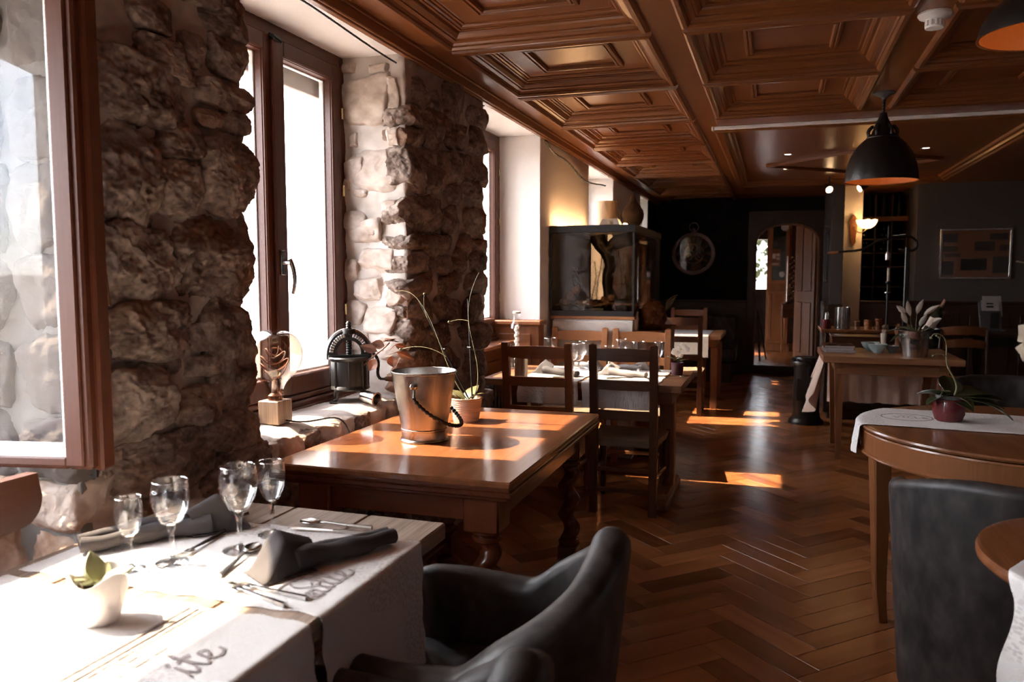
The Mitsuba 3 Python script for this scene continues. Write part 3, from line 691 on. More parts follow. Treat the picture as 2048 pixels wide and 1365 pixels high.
rb = runner(.70, 1.163, -1.47, -.757, .36, .75, 7, 'sunlit printed linen runner under the white plant pot, nearest the camera')
ZT = .7546
add('lettering', CAT([place(meshkit.text_mesh('HOTEL', .05, .0005), mat4((-.925, .785, ZT), R90)), flat(script_poly('ite', .040), 0, mat4((-.825, .945, ZT), R90))]), 'print_ink', rb, smooth=False)
add('border_print', CAT([box((x, .72, ZT), (x + w, 1.15, ZT + .0005), .0001) for x, w in ((-1.005, .006), (-.992, .012), (-.972, .004), (-.963, .003))]), 'print_ink', rb, smooth=False)
add('lettering', CAT([place(meshkit.text_mesh('HOTEL', .016, .0005), mat4((-.885, 1.31, ZT), R90)), flat(script_poly('mille', .036), 0, mat4((-.80, 1.26, ZT), R90))]), 'print_ink', ra, smooth=False)
add('scroll_print', flat(ribbon([(0, 0), (.05, .03), (.09, .0), (.07, -.03), (.04, -.01), (.1, .05), (.2, .06), (.3, .02)], .0018), 0, mat4((-.868, 1.25, ZT), R90)), 'print_ink', ra, smooth=False)
GL = [(0, .001), (.034, .001), (.036, .003), (.030, .006), (.008, .011), (.0052, .018), (.0045, .05), (.0055, .070), (.010, .080), (.023, .095), (.0345, .118), (.0405, .142), (.0402, .163), (.0365, .187)]
GI = [(.0383, .187), (.0427, .165), (.0442, .145), (.0386, .123), (.0250, .1025), (.010, .088), (0, .085)]
def glass_parts(s=1., bowl=1.):
    st = [(r * s, z * s) for r, z in GL if z <= .081] + [(.008 * s, .088 * s), (0, .089 * s)]
    bw = [(.008 * s, .0865 * s)] + [(r * bowl * s, z * s) for r, z in GL if z > .09]
    rim = [(GL[-1][0] * bowl * s - .0014, .1866 * s), (GL[-1][0] * bowl * s - .0008, .188 * s), (GL[-1][0] * bowl * s + .0008, .188 * s), (GL[-1][0] * bowl * s + .0014, .1866 * s), (GL[-1][0] * bowl * s - .0014, .1866 * s)]
    return shape(lathe(bw, n=48), 'bowl_pane', smooth=60), shape(lathe(st, n=28), 'glass', smooth=60), shape(lathe(rim, n=48), 'glass', smooth=60)
gsh = glass_parts()
gsh2 = glass_parts(.92, .82)
def wine_glass(d, loc, s, lab, group):
    t = thing('wine_glass', lab, 'glass', group)
    for nm, q in zip(('bowl', 'stem', 'rim'), d): add(nm, put(q, loc, 0, s), None, t)
def put(d, loc, rz=0., s=1.): return {**d, 'to_world': mi.ScalarTransform4f(mat4(loc, rz, s))}
for (x, y, d, s, lab) in ((-1.246, 1.265, gsh2, .89, 'small empty wine glass with etched band, leftmost on the sunlit table'), (-1.193, 1.324, gsh, .95, 'empty wine glass standing before the dark upright napkin on the sunlit table'),
                          (-1.106, 1.432, gsh, 1.02, 'largest empty wine glass on the sunlit table, behind the spoon'), (-1.10, 1.545, gsh2, 1.02, 'small empty wine glass touching the largest glass, farthest on the sunlit table')):
    wine_glass(d, (x, y, .7535), s, lab, 'wine glasses on the sunlit table')
def napkin_parts(L=.30, W=.044, Hh=.080):
    """A napkin with a standing pocket fold at one end and two rolled tails, along +x from the origin."""
    def pk(u, v):
        a = PI * u
        w = W * (1 - .45 * v)
        t = np.clip(v / .5, 0, 1); t = t * t * (3 - 2 * t)
        hh = Hh * np.where(v < .5, .03 + .97 * t, 1 - .75 * (v - .5)) * (1 + .10 * np.sin(3 * a))
        x = -.03 + .115 * v + .02 * np.sin(a) ** 2 * v
        return np.stack([x, -w * np.cos(a) + .012 * np.sin(a) * v, .002 + hh * np.sin(a) ** .9 * (1 - .25 * np.cos(a))], -1)
    a, _ = closed_sheet(pk, 40, 24, .003)
    def roll(y0, y1, r, ph):
        t = np.linspace(0, 1, 26)
        p = np.stack([.05 + (L - .05) * t, y0 + (y1 - y0) * t + .006 * np.sin(t * 7 + ph), r * (.95 - .25 * t) + .001 + .003 * np.sin(t * 9 + ph) ** 2], -1)
        m = tube(p, r * (1 - .35 * t + .08 * np.sin(t * 13 + ph)), 14)
        m.vertices[:, 2] = np.maximum(m.vertices[:, 2], .001)
        return m
    return a, roll(-.018, -.010, .024, .3), roll(.022, .012, .021, 1.7), box((-.02, -W * .95, .0005), (.09, W * .95, .004), .001)
def napkin(x, y, ang, lab, z=.7545, s=1., group=None, bsdf='napkin'):
    a, b, c, d = napkin_parts()
    n = thing('napkin', lab, 'napkin', group)
    M = mat4((x, y, z), ang, s)
    add('pocket_fold', place(CAT([a, d]), M), bsdf, n, smooth=50)
    add('rolled_tail', place(b, M), bsdf, n, smooth=50); add('rolled_tail', place(c, M), bsdf, n, smooth=50)
    return n
napkin(-.955, 1.318, math.atan2(.26, .145), 'charcoal folded napkin with two rolled tails, on the near edge of the sunlit table')
napkin(-1.235, 1.57, math.atan2(-.30, -.23), 'charcoal folded napkin standing behind the two left wine glasses', s=1.08)
def cutlery(kind):
    if kind == 'fork':
        h = tube([(0, 0, .003), (.06, 0, .004), (.12, 0, .006), (.135, 0, .004)], [.006, .0045, .0028, .004], 8)
        t = [tube([(.13, y * .5, .004), (.145, y, .004), (.19, y, .008)], [.0022, .0017, .0010], 5) for y in (-.009, -.003, .003, .009)]
        m = CAT([h, box((.128, -.010, .003), (.147, .010, .0055), .001)] + t)
    elif kind == 'spoon':
        h = tube([(0, 0, .003), (.06, 0, .004), (.12, 0, .007), (.14, 0, .005)], [.006, .0045, .0026, .003], 8)
        b = trimesh.creation.icosphere(subdivisions=3); b.apply_scale((.028, .019, .006)); b.apply_translation((.162, 0, .006))
        m = CAT([h, b])
    else:
        m = CAT([tube([(0, 0, .004), (.05, 0, .0045), (.09, 0, .004)], [.006, .0055, .004], 8), extrude([(.085, -.004), (.19, -.006), (.205, .002), (.19, .008), (.085, .005)], .0018).apply_translation((0, 0, .003))])
    return m
for kind, x, y, a, lab in (('spoon', -1.045, 1.285, math.atan2(.13, -.03), 'steel spoon lying beside the pocket of the near napkin'), ('fork', -.835, 1.205, math.atan2(.055, -.20), 'steel fork with tines toward the spoon, at the runner edge'), ('fork', -.815, 1.245, math.atan2(.02, -.2), 'second steel fork, tucked closest to the near napkin'),
                           ('knife', -.885, 1.615, math.atan2(-.02, -.16), 'steel knife behind the rolled tails of the near napkin'), ('spoon', -.90, 1.655, math.atan2(-.01, -.16), 'steel dessert spoon on the bare planks at the table end'), ('fork', -1.215, 1.52, math.atan2(-.14, .015), 'steel fork behind the largest wine glass, beside the standing napkin'),
                           ('knife', -1.255, 1.66, math.atan2(-.13, -.03), 'steel knife in the shade behind the standing napkin')):
    add(kind, place(cutlery(kind), mat4((x, y, .7545), a)), 'chrome', label=lab, cat=kind)
# white scalloped pot with a succulent
pt = thing('potted_succulent', 'small succulent in a white scalloped pot on the sunlit table', 'plant')
def pot_fn(u, v):
    a = 2 * PI * u
    z = v * .082
    r = .90 * (.031 + .017 * np.sin(v * PI * .62) + .002 * v)
    rim = .009 * np.cos(3 * a + .6) * np.clip((v - .6) / .4, 0, 1)
    return np.stack([r * np.cos(a), r * np.sin(a), z + rim], -1)
pm, _ = closed_sheet(pot_fn, 60, 20, -.003)
pm.merge_vertices()
PM = mat4((-1.113, 1.055, .7546))
add('pot', place(CAT([pm, lathe([(0, .002), (.024, .002), (.0255, .0)])]), PM), 'white', pt, smooth=50)
add('soil', place(lathe([(0, .066), (.033, .064), (.031, .05), (0, .05)]), PM), 'bark', pt)
def leaf(L, W, bend=.4, th=.0015, fold=.15, tip=1.0, n=14):
    """A leaf along +x, arching down by the bend."""
    def fn(u, v):
        w = W * np.sin(PI * np.clip(u, 0.02, 1) ** .8) ** tip
        y = (v - .5) * 2 * w
        a = bend * u
        x = L * np.where(abs(bend) < 1e-3, u, np.sin(a) / (bend + 1e-9)); z = -L * (1 - np.cos(a)) / (bend + 1e-9)
        return np.stack([x, y, z - fold * W * (1 - np.abs(2 * v - 1)) * np.sin(PI * u)], -1)
    return closed_sheet(fn, n, 7, th)[0]
def aim(m, loc, az, el, roll=0.):
    return place(m, mat4(loc, az) @ mat4(ry=-el) @ mat4(rx=roll))
for az, el, L, W, b in ((2.4, 1.25, .062, .019, .7), (2.9, .8, .05, .016, .6), (.4, .55, .066, .013, .3), (-.6, .7, .045, .013, .5), (1.6, .9, .04, .014, .4), (3.9, .6, .04, .013, .5), (-1.8, .5, .035, .012, .4)):
    add('leaf', aim(leaf(L, W, b, .004), (-1.113, 1.055, .822), az, el, .5), 'leaf_pale', pt, smooth=60)

# ------------------------------------------------------------------ suede armchairs at the table
def tub(path, hfn, zbot, thick, lean, nz=9, n=120, cap=.05):
    """A padded shell along a plan path (x, y): hfn(t) its top, leaning outward by lean(t) per metre of height."""
    P = spline(path, n)
    t = np.linspace(0, 1, n)
    T = np.gradient(P, axis=0); T /= np.linalg.norm(T, axis=1, keepdims=True)
    N = np.stack([T[:, 1], -T[:, 0]], 1)
    prof = [(.5, 0), (.5, .3), (.5, .6), (.5, .86)] + [(.5 * math.cos(a), 1 + .5 * math.sin(a)) for a in np.linspace(.0, PI, 9)] + [(-.5, .86), (-.5, .6), (-.5, .3), (-.5, 0)]
    V = []
    for i in range(n):
        e = min(t[i], 1 - t[i]) / cap
        k = math.sqrt(max(0.0, 1 - (1 - min(1, e)) ** 2)) if e < 1 else 1.
        k = max(k, .03)
        h = hfn(t[i])
        for o, zz in prof:
            w = thick * k
            if zz <= 1: z = zbot + (h - zbot - thick * .5) * zz
            else: z = h - thick * .5 + (zz - 1) * thick * (.4 + .6 * k)
            off = o * w + lean(t[i]) * (z - zbot)
            q = P[i] + N[i] * off
            V.append((q[0], q[1], z))
    k = len(prof)
    F = []
    for i in range(n - 1):
        for j in range(k):
            j2 = (j + 1) % k
            a, b, c, d = i * k + j, i * k + j2, (i + 1) * k + j2, (i + 1) * k + j
            F += [(a, b, c), (a, c, d)]
    m = TM(V, F)
    for i0, fl in ((0, False), ((n - 1) * k, True)):
        f = [(i0, i0 + j + 1, i0 + j) if not fl else (i0, i0 + j, i0 + j + 1) for j in range(1, k - 1)]
        m = TM(m.vertices, np.vstack([m.faces, f]))
    m.fix_normals()
    return m
def sm(a, b, x):
    t = min(1, max(0, (x - a) / (b - a))); return t * t * (3 - 2 * t)
ac = thing('armchair', 'charcoal suede armchair with sloping arms drawn up to the end of the sunlit table', 'chair')
apath = [(-.845, 1.79), (-.70, 1.80), (-.56, 1.795), (-.44, 1.755), (-.375, 1.67), (-.355, 1.555), (-.375, 1.44), (-.44, 1.355), (-.56, 1.315), (-.70, 1.31), (-.845, 1.32)]
def ah(t):
    d = abs(t - .5)
    q = max(0, 1 - d / .27)
    return .628 + .232 * (q - .16 * max(0, q - .75) ** 2 * 6 * .3) * sm(0, .25, q) ** .35 + .004 * math.sin(t * 20)
add('shell', tub(apath, ah, .30, .078, lambda t: -.10 * (1 - sm(.08, .3, abs(t - .5)))), 'suede', ac, smooth=60)
add('seat', box((-.84, 1.345, .34), (-.41, 1.765, .465), .035), 'suede', ac, smooth=60)
add('seam', CAT([tube([(-.535, 1.345 + .42 * k, .42), (-.535, 1.345 + .42 * k, .60)], .0025, 6) for k in (0, 1)]), 'black_plastic', ac)
for x in (-.80, -.45):
    for y in (1.37, 1.735): add('leg', bar((x, y, .345), (x + (.02 if x > -.6 else -.02), y, 0), .038, .038, .004), W_CHAIRD, ac)
dup(ac, mat4((-.015, -.56, 0)), 'charcoal suede armchair of which mostly the rounded back shows, nearest the camera')

# ------------------------------------------------------------------ dark draw-leaf table with twisted legs
dt = thing('dark_table', 'polished dark wood table with barley twist legs below the stone sill', 'table')
X0, X1, YA, YB = -1.552, -.722, 2.168, 3.405
add('tabletop', CAT([box((X0, YA, .728), (X1, YB, .75), .005)]), W_TOP, dt, grain=1)
add('top_moulding', CAT([box((X0 + .004, YA + .004, .716), (X1 - .004, YB - .004, .729), .006), box((X0 - .002, YA - .002, .700), (X1 + .002, YB + .002, .717), .007), box((X0 + .014, YA + .014, .686), (X1 - .014, YB - .014, .701), .006)]), W_DARK, dt)
for lo, hi in (((-1.43, 2.225, .605), (-.80, 2.255, .687)), ((-1.43, 3.31, .605), (-.80, 3.34, .687)), ((-.815, 2.25, .605), (-.785, 3.31, .687)), ((-1.455, 2.25, .605), (-1.425, 3.31, .687))):
    add('apron', box(lo, hi, .004), W_DARK, dt)
def twist(z0, z1, r=.033, off=.014, pitch=.125, n=20):
    zs = np.linspace(z0, z1, 90)
    V = []
    for z in zs:
        e = min(1, min(z - z0, z1 - z) / .03)
        a = 2 * PI * z / pitch
        for k in range(n):
            b = 2 * PI * k / n
            V.append((off * e * math.cos(a) + (r + .002 * e) * math.cos(b), off * e * math.sin(a) + (r + .002 * e) * math.sin(b), z))
    F = []
    for i in range(len(zs) - 1):
        for k in range(n):
            k2 = (k + 1) % n
            F += [(i * n + k, i * n + k2, (i + 1) * n + k2), (i * n + k, (i + 1) * n + k2, (i + 1) * n + k)]
    return TM(V, F)
def twleg(x, y):
    l = add('leg', CAT([box((x - .058, y - .058, .575), (x + .058, y + .058, .688), .006), lathe([(0, .58), (.05, .58), (.052, .568), (.046, .56), (.040, .556), (.047, .55), (.047, .542), (.036, .534)], (x, y, 0)),
                       twist(.20, .54).apply_translation((x, y, 0)), lathe([(.034, .21), (.046, .20), (.046, .19), (.036, .18)], (x, y, 0)), box((x - .042, y - .042, .085), (x + .042, y + .042, .182), .005)]), W_DARK, dt, grain=2, smooth=40)
    add('foot', lathe([(0, 0), (.034, 0), (.044, .012), (.048, .035), (.044, .06), (.03, .075), (.036, .088), (0, .088)], (x, y, 0)), W_DARK, l)
LX = (-1.41, -.83); LY = (2.262, 3.305)
for x in LX:
    for y in LY: twleg(x, y)
for x in LX: add('stretcher', bar((x, LY[0], .13), (x, LY[1], .13), .05, .035, .006), W_DARK, dt)
add('stretcher', bar((LX[0], 3.0, .13), (LX[1], 2.4, .13), .055, .03, .006), W_DARK, dt)
add('stretcher', bar((LX[0], 2.4, .128), (LX[1], 3.0, .128), .055, .03, .006), W_DARK, dt)

bk = thing('ice_bucket', 'brushed steel ice bucket with a rope handle on the dark table', 'bucket')
BC = (-1.222, 2.66, .7505)
add('body', lathe([(0, .045), (.082, .045), (.085, .05), (.118, .250), (.122, .2535), (.1225, .257), (.119, .259), (.116, .256), (.0825, .056), (0, .053)], BC, 64), 'steel', bk, smooth=40)
add('base_ring', lathe([(0, .0), (.088, 0), (.090, .004), (.087, .010), (.084, .014), (.084, .036), (.087, .040), (.087, .046), (.082, .050), (0, .05)], BC, 64), 'steel', bk, smooth=40)
ha = math.atan2(-.93, .12)      # the lug that faces the camera
for s in (0, 1):
    a = ha + PI * s
    ux, uy = math.cos(a), math.sin(a)
    lug = add('lug', CAT([lathe([(0, 0), (.012, .001), (.015, .01), (.012, .019), (0, .02)], (BC[0] + ux * .124, BC[1] + uy * .124, .955), 14), tube([(BC[0] + ux * .11, BC[1] + uy * .11, .965), (BC[0] + ux * .128, BC[1] + uy * .128, .965)], .006, 8), tube([(BC[0] + ux * .126, BC[1] + uy * .126, .957), (BC[0] + ux * .128, BC[1] + uy * .128, .925)], .008, 10)]), 'chrome', bk)
pts = []
for k in range(41):
    t = k / 40
    a = ha + PI * t
    r = .126 + .012 * math.sin(PI * t)
    pts.append((BC[0] + r * math.cos(a), BC[1] + r * math.sin(a), .925 - .115 * math.sin(PI * t) ** .8))
p = spline(pts, 150)
add('rope_handle', tube(p, .0065 + .0015 * np.sin(np.arange(150) * 1.25), 8), 'black_iron', bk)

def orchid_stem(pts, r=.0025, n=30): return tube(spline(pts, n), np.linspace(r, r * .5, n), 6)
op = thing('potted_orchid', 'orchid with two tall staked stems in a ribbed cream pot on the dark table', 'plant')
OC = (-1.215, 3.06, .7505)
pr = [(0, 0), (.054, 0)] + [(.054 + .0135 * t + .0012 * (k % 2), .004 + .09 * t) for k, t in enumerate(np.linspace(0, 1, 22))] + [(.070, .097), (.0695, .101), (.065, .101), (.063, .085), (0, .083)]
add('pot', lathe(pr, OC, 40), 'terracotta', op, smooth=20)
for az, el, L, W, b in ((3.0, .9, .10, .030, 1.0), (.2, .8, .09, .026, .9), (1.2, 1.0, .10, .03, .8), (-.8, .5, .07, .022, 1.1), (2.2, .7, .09, .025, 1.2), (-1.9, .45, .06, .02, 1.0)):
    add('leaf', aim(leaf(L, W, b, .003, n=18), (OC[0], OC[1], .838), az, el), 'leaf_olive', op, smooth=60)
add('drooping_leaf', aim(leaf(.16, .035, 2.3, .003, n=20), (OC[0] - .02, OC[1] - .01, .845), 3.3, .9), 'leaf_pale', op, smooth=60)
for a, b in (((-1.20, 3.06, .84), (-1.431, 3.06, 1.262)), ((-1.19, 3.07, .84), (-1.204, 3.06, 1.262))):
    add('stake', tube([a, b], .0032, 8), 'black_plastic', op)
add('flower_stem', orchid_stem([(-1.205, 3.055, .84), (-1.33, 3.052, 1.08), (-1.41, 3.055, 1.235), (-1.45, 3.06, 1.275), (-1.53, 3.06, 1.29)]), 'stem', op)
add('flower_stem', orchid_stem([(-1.187, 3.065, .84), (-1.165, 3.06, 1.0), (-1.20, 3.055, 1.2), (-1.185, 3.06, 1.30), (-1.15, 3.05, 1.37)]), 'stem', op)
for q in (((-1.385, 3.055, 1.18), (-1.40, 3.055, 1.24), (-1.395, 3.05, 1.28)), ((-1.30, 3.05, 1.02), (-1.36, 3.04, 1.05), (-1.50, 3.03, 1.045)), ((-1.20, 3.055, 1.17), (-1.24, 3.05, 1.175), (-1.28, 3.04, 1.165))):
    add('side_shoot', orchid_stem(q, .002, 14), 'stem', op)
    add('bud', trimesh.creation.icosphere(subdivisions=2, radius=.006).apply_translation(q[-1]), 'leaf_olive', op)
for z, x in ((1.05, -1.315), (1.06, -1.198)): add('clip', tube([(x - .008, 3.058, z), (x + .010, 3.054, z)], .004, 6), 'black_plastic', op)

# ------------------------------------------------------------------ on the sill
bl = thing('bulb_lamp', 'table lamp with one giant clear bulb on a grey wooden block, on the stone sill', 'lamp')
add('base', box((-1.835, 2.505, .800), (-1.745, 2.595, .888), .003), W_RUST, bl, grain=2)
bo = [(.030, .886), (.031, .905), (.033, .93), (.045, .955), (.075, .985), (.098, 1.02), (.106, 1.055), (.100, 1.095), (.078, 1.13), (.04, 1.15), (0, 1.155)]
bp = spline([(r, 0, z) for r, z in bo], 36)
out = [(max(0, x), z) for x, _, z in bp]; out[-1] = (0, out[-1][1])
add('bulb', lathe(out, (-1.79, 2.55, 0), 64), 'bulb_pane', bl, smooth=60)
add('socket', lathe([(0, .885), (.026, .885), (.026, .905), (.014, .915), (.010, .96), (0, .965)], (-1.79, 2.55, 0), 20), 'copper', bl)
fp = [(-1.79 + (.018 + .034 * math.sin(PI * k / 160)) * math.cos(k * .16), 2.55 + (.018 + .034 * math.sin(PI * k / 160)) * math.sin(k * .16), .97 + .11 * k / 160 + .016 * math.sin(k * .32)) for k in range(161)]
add('filament', tube(fp, .0026, 6), 'copper', bl)
add('cord', tube(spline([(-1.745, 2.55, .812), (-1.70, 2.58, .803), (-1.66, 2.66, .801), (-1.615, 2.73, .79), (-1.585, 2.735, .75), (-1.575, 2.74, .62)], 40), .003, 8), 'black_plastic', bl)

fp_ = thing('fruit_press', 'old black cast iron fruit press with crank and arched plate on the sill', 'press')
FM = mat4((-1.80, 3.125, .800), .50)
def fpadd(name, m, b='black_iron', par=fp_, **k): return add(name, place(m, FM), b, par, **k)
fpadd('body', CAT([lathe([(0, .050), (.085, .050), (.090, .056), (.086, .064), (.082, .07), (.082, .178), (.090, .184), (.094, .192), (.088, .198), (.08, .198), (.078, .10), (0, .10)], n=48)] + [tube([(.083 * math.cos(a), .083 * math.sin(a), .065), (.083 * math.cos(a), .083 * math.sin(a), .185)], .005, 6) for a in np.arange(8) * PI / 4]), smooth=30)
for a in (-2.3, -.8, .8, 2.3):
    c, s = math.cos(a), math.sin(a)
    fpadd('foot', CAT([tube(spline([(.07 * c, .07 * s, .06), (.085 * c, .085 * s, .035), (.088 * c, .088 * s, .015), (.105 * c, .105 * s, .006)], 12), np.linspace(.013, .008, 12), 8), box((.105 * c - .016, .105 * s - .012, 0), (.105 * c + .016, .105 * s + .012, .008), .003)]))
ang = np.linspace(0, PI, 31)
archo = [(.098 * math.cos(a), .20 + .115 * math.sin(a) * 1.0) for a in ang]
plate = Polygon([(.098, .185)] + archo + [(-.098, .185)]).difference(Polygon([(.052, .20)] + [(.052 * math.cos(a), .215 + .055 * math.sin(a)) for a in ang] + [(-.052, .20)]))
pl = fpadd('arched_plate', upright(plate, -.012, .012), smooth=30)
fpadd('plate_rim', tube([(x, 0, z) for x, z in [(.098, .185)] + archo + [(-.098, .185)]], .011, 8), 'tin', pl)
for k, a in enumerate(np.linspace(.15, PI - .15, 21)):
    if k not in (9, 10, 11): fpadd('raised_mark', box((-.0045, -.0155, -.009), (.0045, -.010, .009), .001).apply_transform(mat4((.077 * math.cos(a), 0, .208 + .086 * math.sin(a)), ry=PI / 2 - a)), 'tin', pl)
fpadd('screw', CAT([lathe([(0, .12)] + [(.011 + .003 * (k % 2), .12 + .0055 * k) for k in range(42)] + [(.008, .355), (0, .355)], n=16), lathe([(0, .30), (.03, .30), (.03, .32), (0, .32)], n=20)]), 'black_iron', smooth=20)
fpadd('crossbar', box((-.092, -.016, .188), (.092, .016, .206), .004))
cr = fpadd('crank', CAT([tube(spline([(.085, 0, .215), (.115, -.005, .20), (.128, -.01, .16), (.126, -.012, .11), (.135, -.012, .095)], 20), .007, 8), tube([(.135, -.012, .094), (.165, -.02, .094)], .006, 8)]))
fpadd('grip', place(lathe([(0, 0), (.010, .002), (.012, .02), (.018, .05), (.016, .065), (0, .07)], n=16), mat4((.155, -.018, .094), ry=PI / 2)), W_CHAIRD, cr)
sp = fpadd('spout', CAT([place(lathe([(.020, 0), (.024, .004), (.027, .03), (.029, .075), (.031, .085), (.024, .086), (.020, .07), (.018, .0)], n=24), mat4((.055, -.07, .030), rz=-.75) @ mat4(ry=PI / 2 + .12))]), 'tin')
rs = thing('metal_rose', 'copper coloured metal rose with embossed leaves hooked on the iron press', 'flower')
RC = A([-1.675, 3.18, 1.0])
RR = lambda du, dz, d=0.: (RC + A([.55, .83, 0]) * du * .9 + A([.83, -.55, 0]) * d + A([0, 0, dz])).tolist()
add('rose_stem', tube(spline([RR(-.10, -.045), RR(-.05, -.01), RR(.02, .03), RR(.055, .055)], 20), .0032, 8), 'copper', rs)
for du, dz in ((.055, .06),):
    for k in range(9):
        a = k * 2.4
        add('petal', aim(leaf(.036 + .012 * (k / 9), .018, .9, .0012), RR(du, dz, .0), a, .9 - .07 * k), 'copper', rs, smooth=60)
def face_leaf(loc, L, W, ang, yaw=.53, b=.35): return place(leaf(L, W, b, .0012, .3), mat4(loc, yaw) @ mat4(ry=-ang) @ mat4(rx=PI / 2 + .25))
for du, dz, ang, L, W in ((-.03, .022, 2.75, .078, .020), (.012, .045, 2.9, .060, .021), (-.035, -.015, 4.1, .062, .022), (.05, -.005, 4.9, .055, .024), (.075, .045, -.35, .060, .016), (.085, .012, -.5, .090, .019)):
    add('leaf', face_leaf(RR(du, dz, .02), L, W, ang), 'copper', rs, smooth=60)
    add('leaf_stalk', tube([RR(du, dz, .02), RR(du * .5 + .01, dz * .5 - .005, .0)], .0014, 6), 'copper', rs)

# wooden bench back at the left edge, below the open casement
bb = thing('bench', 'dark wooden bench end with a rounded back board under the open casement', 'bench')
bp_ = Polygon([(-.9, .77), (-.9, .915)] + [(1.335, .915)] + [(1.345 - .055 * (1 - math.cos(a)), .860 - .06 * math.sin(a)) for a in np.linspace(0, PI / 2, 9)] + [(1.1, .785)])
m = trimesh.creation.extrude_polygon(bp_.buffer(0), .03, engine='earcut')
add('back_board', place(m, A([[0, 0, 1, -1.60], [1, 0, 0, 0], [0, 1, 0, 0], [0, 0, 0, 1.]])), W_CHAIRD, bb, grain=1)
for y in (-.8, .9): add('post', box((-1.615, y, 0), (-1.575, y + .05, .80), .004), W_CHAIRD, bb)
# ------------------------------------------------------------------ laid table in the middle, ladder-back chairs
def ladder_chair(name, W, lab, group=None, w=.385, seatm='rush'):
    t = thing(name, lab, 'chair', group)
    d, h = .40, .97
    def post(s):
        x = s * (w / 2 - .0225)
        p = [(x, -d / 2 - .005, 0), (x, -d / 2, .20), (x, -d / 2 + .004, .45), (x, -d / 2 - .01, .72), (x, -d / 2 - .045, h)]
        q = spline(p, 9)
        V, F = [], []
        for i, c in enumerate(q):
            k = .0225 if i < 8 else .020
            V += [(c[0] + a * k, c[1] + b * k * .8, c[2]) for a, b in ((-1, -.9), (-.9, -1), (.9, -1), (1, -.9), (1, .9), (.9, 1), (-.9, 1), (-1, .9))]
        for i in range(8):
            for j in range(8):
                a, b = i * 8 + j, i * 8 + (j + 1) % 8
                F += [(a, b, b + 8), (a, b + 8, a + 8)]
        V += [(q[-1][0], q[-1][1], h + .008), (q[0][0], q[0][1], 0)]
        for j in range(8):
            F += [(64 + j, 64 + (j + 1) % 8, 72), ((j + 1) % 8, j, 73)]
        return TM(V, F)
    for s in (-1, 1): add('post', post(s), W, t, grain=2, smooth=20)
    for k, (za, zb) in enumerate(((.885, .945), (.715, .770), (.545, .598))):
        def fn(u, v):
            x = (u - .5) * (w - .05)
            lean = -.012 - .033 * sm(.62, .97, (za + zb) / 2)
            y = -d / 2 + lean - .018 * (1 - (2 * u - 1) ** 2)
            z = za + (zb - za) * v + (.008 * (1 - (2 * u - 1) ** 2)) * (2 * v - 1) * (k == 0)
            return np.stack([x, y + 0 * z, z], -1)
        add('slat', closed_sheet(fn, 16, 4, .016)[0], W, t, grain=0, smooth=40)
    fw = w + .045
    seat = Polygon([(-w / 2 + .012, -d / 2 + .01), (w / 2 - .012, -d / 2 + .01), (fw / 2, d / 2), (-fw / 2, d / 2)])
    def seat_fn(u, v):
        hw = (w / 2 - .01) * (1 - v) + fw / 2 * v
        e = np.minimum(np.minimum(u, 1 - u), np.minimum(v, 1 - v)) * 2
        z = .425 + .012 * np.minimum(1, e * 7) - .02 * np.sin(PI * u) * np.sin(PI * v) + .0015 * np.sin(np.maximum(abs(u - .5), abs(v - .5)) * 220)
        return np.stack([(2 * u - 1) * hw, -d / 2 + .008 + d * v, z], -1)
    add('seat', closed_sheet(seat_fn, 40, 40, .042)[0], seatm, t, smooth=40)
    for s in (-1, 1):
        x = s * (fw / 2 - .022)
        add('leg', lathe([(0, 0), (.012, 0), (.019, .02), (.012, .045), (.016, .06), (.020, .09), (.014, .13), (.022, .15), (.022, .17), (.018, .18), (.024, .24), (.022, .33), (.016, .37), (.023, .385), (.023, .43), (0, .43)], (x, d / 2 - .02, 0), 14), W, t, smooth=30)
        add('stretcher', bar((s * (w / 2 - .022), -d / 2, .21), (x, d / 2 - .02, .21), .018, .024, .003), W, t)
    for z, y in ((.255, -d / 2 + .0), (.135, -d / 2 + .0)):
        add('stretcher', bar((-w / 2 + .03, y, z), (w / 2 - .03, y, z), .016, .026, .003), W, t)
    add('stretcher', bar((-fw / 2 + .03, d / 2 - .02, .16), (fw / 2 - .03, d / 2 - .02, .16), .018, .024, .003), W, t)
    return t
c1 = ladder_chair('ladder_back_chair', W_CHAIRD, 'almost black ladder-back chair with a rush seat, back to the camera at the laid table')
c2 = ladder_chair('ladder_back_chair', W_CHAIR, 'mid brown ladder-back chair at the laid table, left of the almost black one', w=.42)
c3 = ladder_chair('ladder_back_chair', W_HONEY, 'honey coloured ladder-back chair before the white plinth, left of its twin', w=.42)
c4 = ladder_chair('ladder_back_chair', W_HONEY, 'honey coloured ladder-back chair before the white plinth, right of its twin', w=.42)
move(c1, mat4((-.793, 4.605, 0))); move(c2, mat4((-1.30, 4.605, 0), .02)); move(c3, mat4((-1.357, 5.46, 0), PI)); move(c4, mat4((-.893, 5.46, 0), PI + .03))

